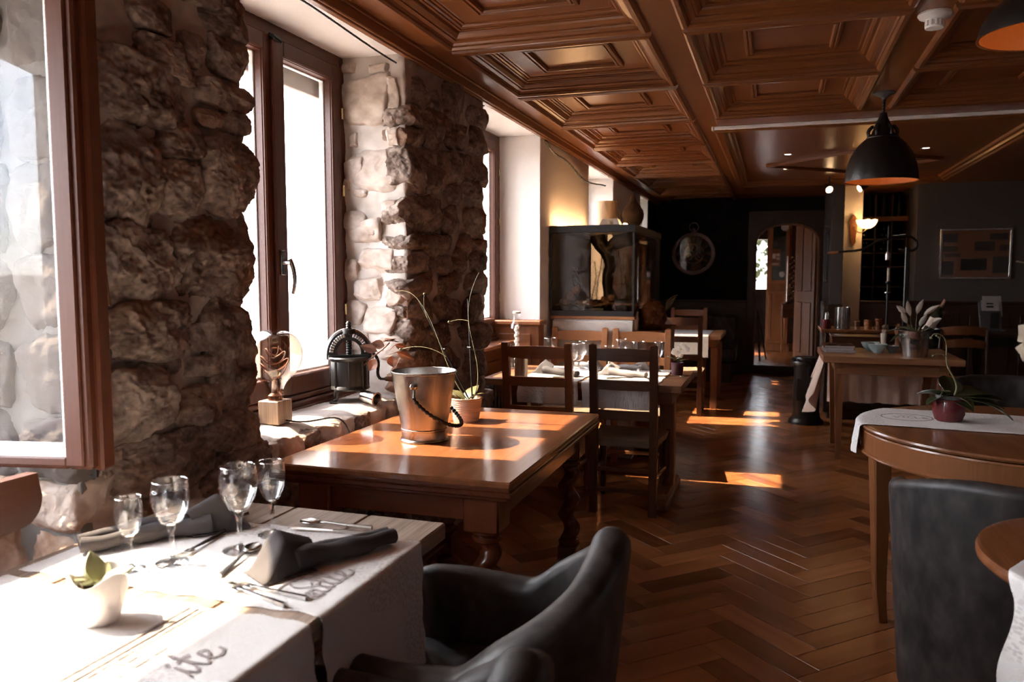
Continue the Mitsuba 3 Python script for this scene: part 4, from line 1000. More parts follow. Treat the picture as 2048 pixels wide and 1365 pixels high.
mt = thing('dining_table', 'laid rustic dining table with wine glasses in front of the aquarium', 'table')
TX0, TX1, TYA, TYB, TZ = -1.665, -.48, 4.462, 5.20, .740
Q = .9616
for k in range(4):
    a = TYA + k * (TYB - TYA) / 4
    add('plank', box((TX0, a + .001, TZ - .042), (TX1, a + (TYB - TYA) / 4 - .001, TZ), .003), W_MID, mt, grain=0)
add('apron', CAT([box((-1.6, 4.54, .62), (-.54, 4.565, .697), .003), box((-1.6, 5.10, .62), (-.54, 5.125, .697), .003), box((-.565, 4.565, .62), (-.54, 5.10, .697), .003)]), W_MID, mt, grain=0)
for x in (-1.53, -.60):
    add('trestle_post', box((x - .045, 4.80, .05), (x + .045, 4.89, .697), .006), W_MID, mt, grain=2)
    add('trestle_foot', CAT([box((x - .05, 4.50, 0.0), (x + .05, 5.16, .05), .012), box((x - .045, 4.58, .045), (x + .045, 5.10, .085), .018)]), W_MID, mt, grain=1)
def cross_runner(x0, x1, y_end, drop, seed, label):
    """A runner laid across a table in y, hanging over its near edge."""
    L = y_end - (TYA - .002); tot = L + drop
    def fn(u, v):
        s = u * tot
        h = np.clip(s - L, 0, None)
        x = x0 + (x1 - x0) * v + .004 * np.sin(s * 37 + seed) * (2 * v - 1)
        y = np.where(s < L, y_end - s, TYA - .002) - .005 * np.clip(h / .02, 0, 1) - .015 * h / drop * (1 + np.sin(v * 11 + seed))
        P = np.stack([x, y, np.zeros_like(x)], -1)
        P[..., 2] = TZ + .0022 + np.where(s < L, .0015 * meshkit.noise(P * 25 + seed), -h)
        return P
    m, uv = closed_sheet(fn, 110, 40, -.0016)
    return add('table_runner', m, 'printed_linen', smooth=True, uv=A([tot, x1 - x0]) * uv + seed * 2.11, label=label, cat='table runner')
cross_runner(-1.435, -1.068, 5.18, .135, 3, 'printed linen runner hanging behind the mid brown chair at the laid table')
cross_runner(-1.046, -.612, 5.18, .145, 6, 'printed linen runner hanging behind the almost black chair at the laid table')
Tz = TZ + .0046
for i, (x, y, d, s, lab) in enumerate(((-1.18, 4.93, gsh, 1.05, 'empty wine glass standing between the two front chairs'), (-.994, 4.99, gsh2, 1.05, 'empty wine glass behind the folded grey napkin, seen through the almost black chair'), (-1.47, 5.29, gsh, 1.05, 'empty wine glass behind the mid brown chair, nearest the bottle lamp'),
                                      (-.98, 5.33, gsh, 1.05, 'empty wine glass at the far side of the laid table, second from the orchid'), (-.82, 5.06, gsh, 1.1, 'empty wine glass seen behind the right post of the almost black chair'), (-.725, 5.30, gsh2, 1.08, 'empty wine glass nearest the small white orchid'), (-1.235, 5.02, gsh2, 1.05, 'empty wine glass half hidden by the right post of the mid brown chair'), (-1.24, 5.30, gsh2, 1.05, 'empty wine glass at the far left setting beside a grey napkin'))):
    wine_glass(d, (x * Q, y * Q, Tz), s, lab, 'wine glasses on the laid table')
def small_napkin(x, y, a, lab, s=.95, b='napkin'): return napkin(x * Q, y * Q, a, lab, Tz, s, bsdf=b)
bs('napkin_grey', prin((.24, .225, .225), .8, sheen=.3))
small_napkin(-1.455, 4.98, -.45, 'dark pointed napkin standing behind the mid brown chair', 1.0)
small_napkin(-1.03, 5.02, -.35, 'grey folded napkin with its pocket open, behind the almost black chair', .95, 'napkin_grey')
small_napkin(-1.13, 5.33, PI - .3, 'grey napkin lying at the far left setting of the laid table', .8, 'napkin_grey')
small_napkin(-.80, 5.34, PI + .2, 'grey napkin lying at the far right setting of the laid table', .8, 'napkin_grey')
for kind, x, y, a, lab in (('fork', -1.30, 4.74, .3, 'fork at the near left setting of the laid table'), ('knife', -.70, 4.78, 1.9, 'knife at the near right setting of the laid table'), ('spoon', -.69, 5.00, .2, 'spoon near the small white orchid'), ('fork', -.97, 4.80, .5, 'fork beside the grey folded napkin of the laid table')):
    add(kind, place(cutlery(kind), mat4((x * Q, y * Q, Tz), a)), 'chrome', label=lab, cat=kind)
mh = thing('menu_holder', 'small grey slatted holder block on the laid table, in front of the bottle lamp', 'holder')
add('block', box((-1.468, 4.50, TZ + .0005), (-1.408, 4.565, .868), .003), 'cream', mh)
for k in range(6): add('slat', box((-1.469 + .0103 * k, 4.492, TZ + .004), (-1.462 + .0103 * k, 4.501, .865), .001), W_RUST, mh, grain=2)
bo = thing('bottle_lamp', 'tall clear bottle with a white beaded string inside, on the laid table', 'lamp')
BLc = (-1.555, 4.80, TZ + .001)
add('bottle', lathe([(0, 0), (.038, 0), (.042, .006), (.042, .27), (.038, .30), (.024, .325), (.022, .345), (.022, .37), (.024, .375), (.020, .376)], BLc, 32), 'pane', bo, smooth=40)
add('bead_string', CAT([trimesh.creation.icosphere(subdivisions=2, radius=.0135).apply_translation((BLc[0] + .003 * (-1) ** k, BLc[1], .770 + .0185 * k)) for k in range(15)]), 'white_gloss', bo)
add('stopper', lathe([(0, .376), (.025, .376), (.025, .385), (.018, .39), (0, .392)], BLc, 20), 'cream', bo)
mo = thing('potted_orchid', 'miniature white orchid in a plum pot at the corner of the laid table', 'plant')
MC = (-.562, 4.965, TZ + .0005)
add('pot', lathe([(0, 0), (.030, 0), (.034, .006), (.0385, .045), (.040, .078), (.037, .080), (.035, .07), (0, .066)], MC, 32), 'plum_ceramic', mo, smooth=40)
for az, el, L, W, b in ((3.0, .75, .075, .016, .6), (.1, .45, .07, .015, .5), (-1.2, .9, .05, .014, .6), (1.6, .6, .05, .013, .5)):
    add('leaf', aim(leaf(L, W, b, .002), (MC[0], MC[1], .825), az, el), 'leaf_olive', mo, smooth=60)
add('flower_stem', orchid_stem([(-.562, 4.965, .815), (-.56, 4.96, .86), (-.553, 4.955, .90), (-.523, 4.945, .925), (-.503, 4.945, .895)], .0018, 20), 'stem', mo)
for x, z in ((-.572, .886), (-.548, .907), (-.522, .882), (-.604, .862), (-.582, .850), (-.562, .846), (-.595, .875), (-.535, .895)):
    fl = [aim(leaf(.017, .0095, .3, .0008, .1), (x, 5.115, z), 0, 0) for _ in range(0)]
    for k in range(5):
        a = k * 2 * PI / 5 + x * 40
        m = leaf(.019, .010, .35, .0008, .1)
        fl.append(place(m, mat4((x + .021, 4.94, z + .021)) @ mat4(rx=PI / 2) @ mat4(rz=a)))
    add('flower', CAT(fl), 'petal', mo, smooth=60)

# radiator under the third window
rd = thing('radiator', 'dark cast radiator with a round valve below the window ledge', 'radiator')
for k in range(10):
    add('section', box((-1.795, 4.455 + .062 * k, .12), (-1.715, 4.500 + .062 * k, .655), .012), 'radiator_paint', rd)
add('valve', CAT([place(lathe([(0, 0), (.012, 0), (.012, .03), (.026, .034), (.028, .06), (.020, .072), (0, .074)], n=18), mat4((-1.75, 4.43, .66), ry=PI / 2 - .5)), tube([(-1.76, 4.44, .5), (-1.757, 4.43, .68)], .012, 10)]), 'white', rd)
add('foot', CAT([box((-1.78, 4.46, 0), (-1.73, 5.06, .125), .004)]), 'radiator_paint', rd)

# ------------------------------------------------------------------ aquarium on its plinth
pn = thing('plinth', 'rough white plastered plinth carrying the aquarium', 'plinth')
def pl_fn(u, v):
    P = np.stack([-1.575 + .605 * u, np.full_like(u, 5.76), .02 + 1.0 * v], -1)
    P[..., 1] -= .012 * meshkit.fbm(P * 14, 4)
    return P
add('plaster_face', closed_sheet(pl_fn, 80, 80, -.02)[0], 'pale_mortar', pn, smooth=True)
add('core', box((-1.575, 5.765, .001), (-.972, 7.08, 1.032), .006), 'plaster', pn)
add('top_board', box((-1.60, 5.755, 1.033), (-.962, 7.09, 1.055), .003), W_HONEY, pn, grain=0)
aq = thing('aquarium', 'large lit glass aquarium with a black lid standing on the white plinth', 'aquarium')
ax0, ax1, ay0, ay1, az0, az1 = -1.60, -.97, 5.765, 7.08, 1.0555, 1.725
add('base_frame', CAT([box((ax0, ay0, az0), (ax1, ay0 + .02, az0 + .04), .003), box((ax0, ay1 - .02, az0), (ax1, ay1, az0 + .04), .003), box((ax0, ay0, az0), (ax0 + .02, ay1, az0 + .04), .003), box((ax1 - .02, ay0, az0), (ax1, ay1, az0 + .04), .003), box((ax0, ay0, az0), (ax1, ay1, az0 + .006), .001)]), 'black_plastic', aq)
add('lid', CAT([box((ax0 - .01, ay0 - .01, az1 - .055), (ax1 + .01, ay0 + .012, az1), .005), box((ax0 - .01, ay1 - .01, az1 - .055), (ax1 + .01, ay1 + .01, az1), .005), box((ax0 - .01, ay0, az1 - .055), (ax0 + .012, ay1, az1), .005), box((ax1 - .012, ay0, az1 - .055), (ax1 + .01, ay1, az1), .005), box((ax0, ay0, az1 - .014), (ax1, ay1, az1 - .002), .002)]), 'black_plastic', aq)
for x in (ax0 + .006, ax1 - .006):
    for y in (ay0 + .006, ay1 - .006): add('corner_strip', box((x - .008, y - .008, az0 + .03), (x + .008, y + .008, az1 - .05), .002), 'black_plastic', aq)
def quad(a, b, c, d): return TM([a, b, c, d], [(0, 1, 2), (0, 2, 3)])
e = .004
add('glass_pane', quad((ax0 + e, ay0 + e, az0), (ax1 - e, ay0 + e, az0), (ax1 - e, ay0 + e, az1 - .02), (ax0 + e, ay0 + e, az1 - .02)), 'aqua_pane', aq, smooth=False)
add('glass_pane', quad((ax1 - e, ay0 + e, az0), (ax1 - e, ay1 - e, az0), (ax1 - e, ay1 - e, az1 - .02), (ax1 - e, ay0 + e, az1 - .02)), 'aqua_pane', aq, smooth=False)
add('glass_pane', quad((ax0 + e, ay1 - e, az0), (ax1 - e, ay1 - e, az0), (ax1 - e, ay1 - e, az1 - .02), (ax0 + e, ay1 - e, az1 - .02)), 'aqua_pane', aq, smooth=False)
add('back_pane', box((ax0 + .001, ay0 + .01, az0 + .01), (ax0 + .006, ay1 - .01, az1 - .02), .001), 'grey_paint', aq)
add('water_surface', quad((ax0 + .01, ay0 + .008, 1.655), (ax1 - .008, ay0 + .008, 1.655), (ax1 - .008, ay1 - .01, 1.655), (ax0 + .01, ay1 - .01, 1.655)), 'pane', aq, smooth=False)
add('lid_light', box((ax0 + .15, ay0 + .03, az1 - .028), (ax1 - .03, ay0 + .06, az1 - .018), .002), 'white', aq, emitter=lamp((.7, .42, .2)))
rnd = np.random.RandomState(4)
def gravel_fn(u, v):
    P = np.stack([ax0 + .012 + (ax1 - ax0 - .022) * u, ay0 + .012 + (ay1 - ay0 - .024) * v, 0 * u], -1)
    P[..., 2] = az0 + .045 + .05 * meshkit.fbm(P * 6, 3) + .02 * meshkit.noise(P * 60)
    return P
add('gravel_bed', grid(gravel_fn, 70, 110)[0], 'gravel', aq, smooth=False, kind='stuff')
tp = spline([(-1.17, 6.02, 1.08), (-1.205, 6.02, 1.22), (-1.215, 6.02, 1.36), (-1.20, 6.03, 1.47), (-1.26, 6.04, 1.57), (-1.30, 6.05, 1.655)], 30)
def knotty(m, s, a):
    v = A(m.vertices); n = A(m.vertex_normals)
    return TM(v + n * (a * (meshkit.fbm(v * 22 + s, 3) - .4))[:, None], m.faces)
add('driftwood_trunk', CAT([knotty(tube(tp, np.r_[np.linspace(.075, .038, 9), np.linspace(.038, .055, 21)], 18), 3, .03), knotty(tube(spline([(-1.22, 6.03, 1.49), (-1.19, 6.05, 1.585), (-1.10, 6.07, 1.625), (-1.02, 6.09, 1.655)], 20), np.linspace(.045, .055, 20), 16), 9, .03), knotty(tube(spline([(-1.17, 6.02, 1.10), (-1.08, 6.03, 1.13), (-1.0, 6.05, 1.12)], 12), np.linspace(.06, .03, 12), 14), 5, .03)]), 'black_plastic', aq, smooth=60)
def feathery(x, y, z0, h, s):
    st = [(x + .02 * math.sin(t * 4 + s), y, z0 + h * t) for t in np.linspace(0, 1, 12)]
    ms = [tube(st, .0022, 5)]
    r = np.random.RandomState(s)
    for t in np.linspace(.05, 1, int(h * 130)):
        c = (x + .02 * math.sin(t * 4 + s), y, z0 + h * t)
        for k in range(5):
            ms.append(aim(leaf(.030 * (1 - .4 * t) + .006, .0032, .6, .0006, .05, n=5), c, r.uniform(0, 6.28), .5))
    return CAT(ms)
for k, (x, y, h) in enumerate(((-1.145, 6.10, .47), (-1.10, 6.12, .40), (-1.045, 6.10, .36), (-1.01, 6.2, .30), (-1.29, 6.05, .42), (-1.33, 6.02, .34), (-1.46, 6.0, .30), (-1.48, 6.05, .24), (-1.25, 6.10, .40), (-1.04, 6.5, .32), (-1.02, 6.8, .36), (-1.07, 6.02, .16), (-1.02, 6.04, .17))):
    add('water_plant', feathery(x, y, 1.12, h, k), 'leaf_olive', aq, smooth=False)
for k, (x, y, z, r) in enumerate(((-1.52, 5.93, 1.135, .05), (-1.48, 5.95, 1.19, .045), (-1.45, 5.96, 1.25, .03), (-1.40, 5.92, 1.13, .04), (-1.33, 5.93, 1.135, .03), (-1.20, 5.92, 1.15, .032), (-1.17, 5.93, 1.185, .028), (-1.23, 5.93, 1.175, .022))):
    add('rock', rock((x, y, z), (r, r, r * .9), 700 + k, 3, p=2.2, amp=.014)[0], 'coral', aq, smooth=40)
add('air_hose', tube(spline([(-1.015, 6.0, 1.66), (-1.03, 6.02, 1.5), (-1.045, 6.03, 1.3), (-1.05, 6.03, 1.14)], 14), .003, 6), 'grey_paint', aq)
al = thing('light_fixture', 'small white trapezoid lamp housing glowing on the aquarium lid', 'lamp')
tr = upright(Polygon([(-1.285, 1.7255), (-1.115, 1.7255), (-1.145, 1.785), (-1.255, 1.785)]), 5.98, 6.10)
add('housing', tr, 'white', al, smooth=False)
add('knob', place(lathe([(0, 0), (.014, 0), (.014, .006), (.008, .007), (0, .007)], n=16), mat4((-1.20, 5.98, 1.757), rx=PI / 2)), 'brass', al)
add('glow_strip', box((-1.565, 5.84, 1.728), (-1.525, 7.0, 1.738), .003), 'white', al, emitter=lamp((3.2, 1.75, .8)))
add('glow_side', box((-1.10, 6.0, 1.727), (-1.075, 6.06, 1.75), .004), 'white', al, emitter=lamp((3, 1.7, .7)))
nt = thing('ornament', 'dark spiky teardrop ornament with twigs on the aquarium lid', 'ornament')
pr = spline([(.03, 0, 1.727), (.07, 0, 1.78), (.082, 0, 1.84), (.055, 0, 1.90), (.02, 0, 1.96), (.012, 0, 1.99), (.0, 0, 2.0)], 30)
add('cone', knotty(lathe([(max(0, r), z) for r, _, z in pr], (-1.08, 6.32, 0), 40), 2, .02), 'bark', nt, smooth=20)
for k, (dx, h) in enumerate(((-.10, .16), (-.12, .23), (-.09, .09), (.085, .07))):
    add('twig', tube(spline([(-1.08 + dx * .7, 6.28, 1.727), (-1.08 + dx * .9, 6.27, 1.727 + h * .5), (-1.08 + dx, 6.27, 1.727 + h)], 8), np.linspace(.004, .0015, 8), 6), 'bark', nt)
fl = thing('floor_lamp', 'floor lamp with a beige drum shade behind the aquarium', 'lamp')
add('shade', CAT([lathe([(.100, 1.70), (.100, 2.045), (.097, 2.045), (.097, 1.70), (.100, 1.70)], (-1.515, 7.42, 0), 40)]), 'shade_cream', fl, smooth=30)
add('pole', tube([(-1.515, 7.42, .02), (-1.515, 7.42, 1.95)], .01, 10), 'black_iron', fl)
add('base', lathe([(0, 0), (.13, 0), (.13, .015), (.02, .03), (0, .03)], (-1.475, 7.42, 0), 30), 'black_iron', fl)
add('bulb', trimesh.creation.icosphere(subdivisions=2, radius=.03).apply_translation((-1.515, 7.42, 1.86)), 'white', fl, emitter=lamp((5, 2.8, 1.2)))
sc_ = thing('side_cabinet', 'brown wooden side cabinet beside the white plinth', 'cabinet')
add('body', box((-.955, 5.86, .06), (-.785, 6.7, .93), .004), W_PANEL, sc_, grain=2)
add('top', box((-.96, 5.85, .93), (-.775, 6.71, .948), .004), W_PANEL, sc_, grain=1)
add('plinth_board', box((-.95, 5.87, 0), (-.79, 6.69, .062), .003), W_BLACK, sc_)
add('door', box((-.788, 5.92, .12), (-.776, 6.62, .88), .005), W_PANEL, sc_, grain=2)
dw = thing('driftwood_piece', 'reddish brown gnarled driftwood lump right of the white plinth', 'ornament')
add('lump', knotty(rock((-.872, 6.10, 1.045), (.105, .20, .095), 77, 5, p=2.4, amp=.02)[0], 4, .03), 'driftwood', dw, smooth=40)
add('pale_root', knotty(tube(spline([(-.962, 5.83, .955), (-.965, 5.835, 1.02), (-.955, 5.84, 1.09)], 14), np.r_[np.linspace(.010, .018, 7), np.linspace(.018, .006, 7)], 10), 6, .012), 'cream', dw)
for k in range(4): add('twig', tube(spline([(-.80, 6.2, 1.08), (-.765, 6.22, 1.12 + .02 * k), (-.74 + .01 * k, 6.22, 1.16 + .015 * k)], 7), .003, 5), 'leaf_olive', dw)

# ------------------------------------------------------------------ far left corner: table, chairs, padded bench, clock
t2 = thing('dining_table', 'small dark dining table in the unlit far left corner', 'table')
add('tabletop', box((-1.40, 8.16, .71), (-.50, 9.05, .75), .004), W_MID, t2, grain=0)
add('apron', box((-1.34, 8.22, .63), (-.56, 8.99, .709), .003), W_MID, t2, grain=0)
for x in (-1.32, -.60):
    for y in (8.22, 8.92): add('leg', box((x, y, 0), (x + .065, y + .065, .63), .004), W_MID, t2, grain=2)
def far_runner(u, v):
    s = u * 1.02; L = .80
    h = np.clip(s - L, 0, None)
    return np.stack([-1.06 + .44 * v, np.where(s < L, 8.95 - s, 8.155) - .004 - .03 * h, .7525 - h], -1)
add('table_runner', closed_sheet(far_runner, 40, 10, -.002)[0], 'napkin_grey', label='plain linen runner on the small table in the far left corner', cat='table runner', smooth=40)
c5 = ladder_chair('ladder_back_chair', W_CHAIRD, 'dark ladder-back chair at the near side of the far left corner table', w=.40); move(c5, mat4((-.855, 7.95, 0), .06))
c6 = ladder_chair('ladder_back_chair', W_CHAIR, 'brown ladder-back chair at the far side of the far left corner table', w=.42); move(c6, mat4((-.955, 9.32, 0), PI))
be = thing('padded_bench', 'black padded bench below the dark wall in the far left corner', 'bench')
add('seat', box((-1.58, 10.25, .25), (-.45, 10.85, .46), .03), 'suede', be, smooth=40)
add('backrest', box((-1.58, 10.80, .25), (-.45, 10.98, .84), .04), 'suede', be, smooth=40)
add('base', box((-1.55, 10.3, 0), (-.5, 10.95, .26), .004), W_BLACK, be)
ck = thing('wall_clock', 'round skeleton wall clock shaped like a pocket watch on the black wall', 'clock')
CK = A([-1.09, Y1 - .045, 1.655])
def ringy(r, w, y=0., b=8, n=64, c=(0, 0)):
    a = np.linspace(0, 2 * PI, n, endpoint=False)
    p = np.stack([CK[0] + c[0] + r * np.cos(a), np.full(n, CK[1] + y), CK[2] + c[1] + r * np.sin(a)], 1)
    ms = []
    V, F = [], []
    for i, q in enumerate(p):
        d = (q - CK - A([c[0], y, c[1]])) / r
        for j in range(b):
            t = 2 * PI * j / b
            V.append(q + w * (math.cos(t) * d + math.sin(t) * A([0, 1, 0])))
    for i in range(n):
        for j in range(b):
            a0, a1 = i * b + j, i * b + (j + 1) % b
            c0, c1 = ((i + 1) % n) * b + j, ((i + 1) % n) * b + (j + 1) % b
            F += [(a0, a1, c1), (a0, c1, c0)]
    m = TM(V, F); m.fix_normals(); return m
bs('clock_rim', prin((.30, .22, .20), .45, metallic=.2))
bs('clock_gear', prin((.30, .14, .05), .45, metallic=.3))
add('rim', CAT([ringy(.276, .022), ringy(.258, .013, -.012)]), 'clock_rim', ck, smooth=50)
add('crown', CAT([lathe([(0, .285), (.018, .29), (.014, .305), (.022, .32), (.022, .34), (.012, .35), (0, .36)], (CK[0], CK[1], CK[2]), 16)]), 'clock_rim', ck)
add('bow', ringy(.062, .007, 0, 8, 32, (0, .365)), 'clock_rim', ck)
add('chapter_ring', ringy(.138, .006, .01), 'clock_gear', ck)
for k in range(3):
    a = PI / 2 + k * 2 * PI / 3
    c = (.082 * math.cos(a), .082 * math.sin(a))
    add('gear', CAT([ringy(.048, .005, .01, 6, 28, c)] + [bar((CK[0] + c[0] - .046 * math.cos(b), CK[1] + .01, CK[2] + c[1] - .046 * math.sin(b)), (CK[0] + c[0] + .046 * math.cos(b), CK[1] + .01, CK[2] + c[1] + .046 * math.sin(b)), .006, .006, .001) for b in (.8, 2.37)]), 'clock_gear', ck)
for k in range(12):
    a = k * PI / 6
    add('numeral_bar', CAT([bar((CK[0] + .155 * math.cos(a + d), CK[1] + .012, CK[2] + .155 * math.sin(a + d)), (CK[0] + .245 * math.cos(a + d * .8), CK[1] + .012, CK[2] + .245 * math.sin(a + d * .8)), .007, .004, .001) for d in ((-.05, .05) if k % 3 else (-.07, 0, .07))]), 'clock_gear', ck)
add('glass', place(lathe([(0, 0), (.255, 0)], n=48), mat4((CK[0], CK[1] - .012, CK[2]), rx=PI / 2)), 'soft_pane', ck, smooth=False)
# ------------------------------------------------------------------ right side: round tables and tub chairs
def round_table(name, lab, c, r, z, W, legs=True, rim=.03):
    t = thing(name, lab, 'table')
    add('tabletop', lathe([(0, z - .022), (r - .018, z - .022), (r - .004, z - .017), (r, z - .010), (r - .003, z - .003), (r - .018, z), (0, z)], (c[0], c[1], 0), 96), W, t, smooth=40, grain=1)
    return t
rt = round_table('round_table', 'round walnut table with a deep apron carrying the dark red orchid pot', (.93, 3.46), .590, .77, W_ROUND)
r_ = .575
def apron_uv(r, z0, z1, n=120):
    m = lathe([(r - .03, z0), (r + .006, z0), (r + .010, z0 + .006), (r + .006, z0 + .012), (r, z0 + .014), (r, z1 - .012), (r + .004, z1 - .006), (r + .002, z1), (r - .03, z1), (r - .03, z0)], (.93, 3.46, 0), n)
    return m
add('apron', apron_uv(.583, .655, .748), W_ROUND, rt, smooth=40, grain=2)
for k in range(4):
    a = math.radians(195 + 90 * k)
    c, s = math.cos(a), math.sin(a)
    P = [(.93 + q * c, 3.46 + q * s, z) for q, z in ((.545, .655), (.540, .5), (.535, .3), (.528, .12), (.515, 0))]
    q = spline(P, 14)
    V, F = [], []
    for i, p in enumerate(q):
        w = .034 - .016 * (i / 13)
        V += [tuple(p + A([c * x * w - s * y * w, s * x * w + c * y * w, 0])) for x, y in ((1, -.8), (.8, -1), (-.8, -1), (-1, -.8), (-1, .8), (-.8, 1), (.8, 1), (1, .8))]
    for i in range(13):
        for j in range(8):
            F += [(i * 8 + j, i * 8 + (j + 1) % 8, i * 8 + 8 + (j + 1) % 8), (i * 8 + j, i * 8 + 8 + (j + 1) % 8, i * 8 + 8 + j)]
    V += [tuple(q[0]), tuple(q[-1])]
    for j in range(8): F += [(112, (j + 1) % 8, j), (113, 104 + j, 104 + (j + 1) % 8)]
    m = TM(V, F); m.fix_normals()
    add('leg', m, W_ROUND, rt, grain=2, smooth=30)
def rr_fn(u, v):
    # runner along x, turning down over the rim at its left end
    tot = 1.32; s = (1 - u) * tot
    L = 1.205
    y = 3.375 + .44 * v - .10 * (1 - u) * -1 * 0 + (.0 - .115) * ((L - np.clip(s, 0, L)) / L * 0 + np.clip(1 - s / L, 0, 1)) * 0 + 0
    edge = .93 - np.sqrt(np.maximum(.596 ** 2 - (y - 3.46) ** 2, 0))
    xs = edge + (s - (tot - L))
    h = np.clip((tot - L) - s, 0, None)
    x = np.where(h > 0, edge - .006, xs)
    yy = y - .085 * np.clip(xs - .34, 0, None)
    z = .7725 + .0015 * meshkit.noise(np.stack([xs * 20, yy * 20, 0 * yy], -1)) - h - .004 * np.clip(1 - (xs - edge) / .02, 0, 1)
    return np.stack([x - .01 * np.clip(h / .1, 0, 1) * (1 + np.sin(v * 14)), yy, z], -1)
rrm, rruv = closed_sheet(rr_fn, 150, 40, .0015)
rr = add('table_runner', rrm, 'faint_linen', smooth=True, uv=A([1.32, .44]) * rruv * A([1, 1]) + 5.3, label='printed linen runner across the round walnut table under the dark red pot', cat='table runner')
add('oval_print', CAT([flat(Polygon([(.10 * math.cos(a), .085 * math.sin(a)) for a in np.linspace(0, 2 * PI, 40)]).difference(Polygon([(.093 * math.cos(a), .078 * math.sin(a)) for a in np.linspace(0, 2 * PI, 40)])), .7751, mat4((.53, 3.58, 0))), place(meshkit.text_mesh('VILLE', .035, .0005), mat4((.475, 3.56, .7751))), place(meshkit.text_mesh('HOTEL', .014, .0005), mat4((.50, 3.61, .7751)))]), 'print_ink', rr, smooth=False)
ro = thing('potted_orchid', 'leafy orchid with a curled bare stem in a glossy dark red pot', 'plant')
RP = (.676, 3.545, .7750)
add('pot', lathe([(0, 0), (.042, 0), (.050, .006), (.058, .03), (.059, .055), (.055, .080), (.056, .084), (.056, .089), (.052, .090), (.050, .08), (0, .075)], RP, 48), 'red_ceramic', ro, smooth=50)
add('inner_pot', lathe([(.046, .07), (.050, .102), (.052, .104), (.049, .106), (.044, .09), (0, .09)], RP, 32), 'grey_paint', ro, smooth=40)
PZ = RP[2] + .10
for az, el, L, W, b in ((.15, .30, .21, .034, .9), (-.15, .15, .17, .027, .75), (.45, .5, .22, .04, 1.3), (2.8, .5, .12, .042, 1.0), (3.5, .35, .12, .038, 1.3), (-1.0, .1, .10, .028, 1.2), (1.5, .8, .15, .035, .8), (.25, .05, .26, .034, .9)):
    add('leaf', aim(leaf(L * 1.12, W * 1.3, b, .0025, .25, n=20), (RP[0] + .012, RP[1], PZ), az, el, .25), 'leaf_dark', ro, smooth=60)
add('yellow_leaf', aim(leaf(.075, .026, 1.6, .002, .2), (RP[0] + .02, RP[1] - .02, PZ), -.5, .3), 'leaf_olive', ro, smooth=60)
add('flower_stem', orchid_stem([(.690, 3.545, PZ), (.694, 3.54, PZ + .06), (.66, 3.535, PZ + .13), (.655, 3.53, PZ + .20), (.635, 3.52, PZ + .245), (.605, 3.51, PZ + .25), (.595, 3.51, PZ + .235)], .0042, 30), 'stem', ro)
add('side_shoot', orchid_stem([(.655, 3.53, PZ + .16), (.63, 3.52, PZ + .172), (.607, 3.515, PZ + .165)], .0025, 12), 'stem', ro)
for q in ((.607, 3.515, PZ + .163), (.595, 3.51, PZ + .235), (.615, 3.51, PZ + .245), (.625, 3.515, PZ + .238)):
    add('bud', trimesh.creation.icosphere(subdivisions=2, radius=.006).apply_translation(q), 'leaf_olive', ro)
for k in range(3): add('root', orchid_stem([(RP[0] + .0, RP[1] - .01 * k, PZ + .02), (RP[0] - .02, RP[1] - .02, PZ + .022), (RP[0] - .040, RP[1] - .02 - .01 * k, PZ + .0)], .003, 10), 'stem', ro)

tc = thing('tub_chair', 'barrel backed charcoal suede tub chair pushed under the round walnut table', 'chair')
ang = np.linspace(PI * .86, PI * 2.14, 13)
tpath = [(.305 * math.cos(a), .30 * math.sin(a)) for a in ang]
def th_(t): return .70 + .095 * sm(.0, .36, .5 - abs(t - .5) - .02)
def tubm(dz=0): return tub([(x, y) for x, y in tpath], th_, .055, .06, lambda t: .075, n=110, cap=.06)
add('shell', tubm(), 'suede', tc, smooth=60)
add('seat', lathe([(0, .30), (.262, .30), (.272, .33), (.275, .42), (.262, .445), (.2, .455), (0, .46)], (0, .02, 0), 48), 'suede', tc, smooth=50)
add('base', lathe([(0, .0), (.24, .0), (.245, .06), (.245, .30), (0, .30)], (0, .01, 0), 40), 'black_plastic', tc)
add('seam', tube([(-.322, -.05 - .02 * k, .10 + .1 * k) for k in range(2)] + [(-.37, -.06, .66)], .002, 6), 'black_plastic', tc)
M0 = mat4((.745, 2.735, 0))
move(tc, M0)
dup(tc, mat4((1.25, 4.75, 0), PI) @ np.linalg.inv(M0), 'charcoal suede tub chair standing behind the round walnut table, mostly in the dark')
st = round_table('round_table', 'small round table with a glossy rounded rim at the right edge, cut by the frame', (.835, 2.0), .378, .74, W_TOP)
add('rim', lathe([(.33, .70), (.365, .704), (.378, .716), (.379, .728), (.372, .737), (.33, .738)], (.835, 2.0, 0), 80), W_TOP, st, smooth=60)
add('pedestal', lathe([(0, 0), (.20, 0), (.20, .02), (.04, .06), (.035, .3), (.04, .66), (.12, .70), (0, .71)], (.835, 2.0, 0), 32), W_CHAIRD, st, smooth=30)
def sr_fn(u, v):
    s = u * .63; L = .30
    x = .478 + .36 * v
    yr = 2.0 - np.sqrt(np.maximum(.384 ** 2 - (x - .835) ** 2, 0))
    h = np.clip(s - L, 0, None)
    x2 = np.clip(L - s, 0, None)
    y = np.where(s < L, yr + (L - s), yr - .008 - .012 * np.sin(v * 9 + h * 14))
    x = x + .62 * x2 + .012 * np.sin(h * 22) * np.clip(h / .05, 0, 1)
    return np.stack([x, y, .7425 - h], -1)
srm, sruv = closed_sheet(sr_fn, 70, 36, -.0016)
add('table_runner', srm, 'faint_linen', smooth=True, uv=A([.63, .36]) * sruv + 9.1, label='pale linen runner hanging over the rim of the small round table at the right edge', cat='table runner')
po = thing('potted_orchid', 'orchid with pale peach petals on the small round table', 'plant')
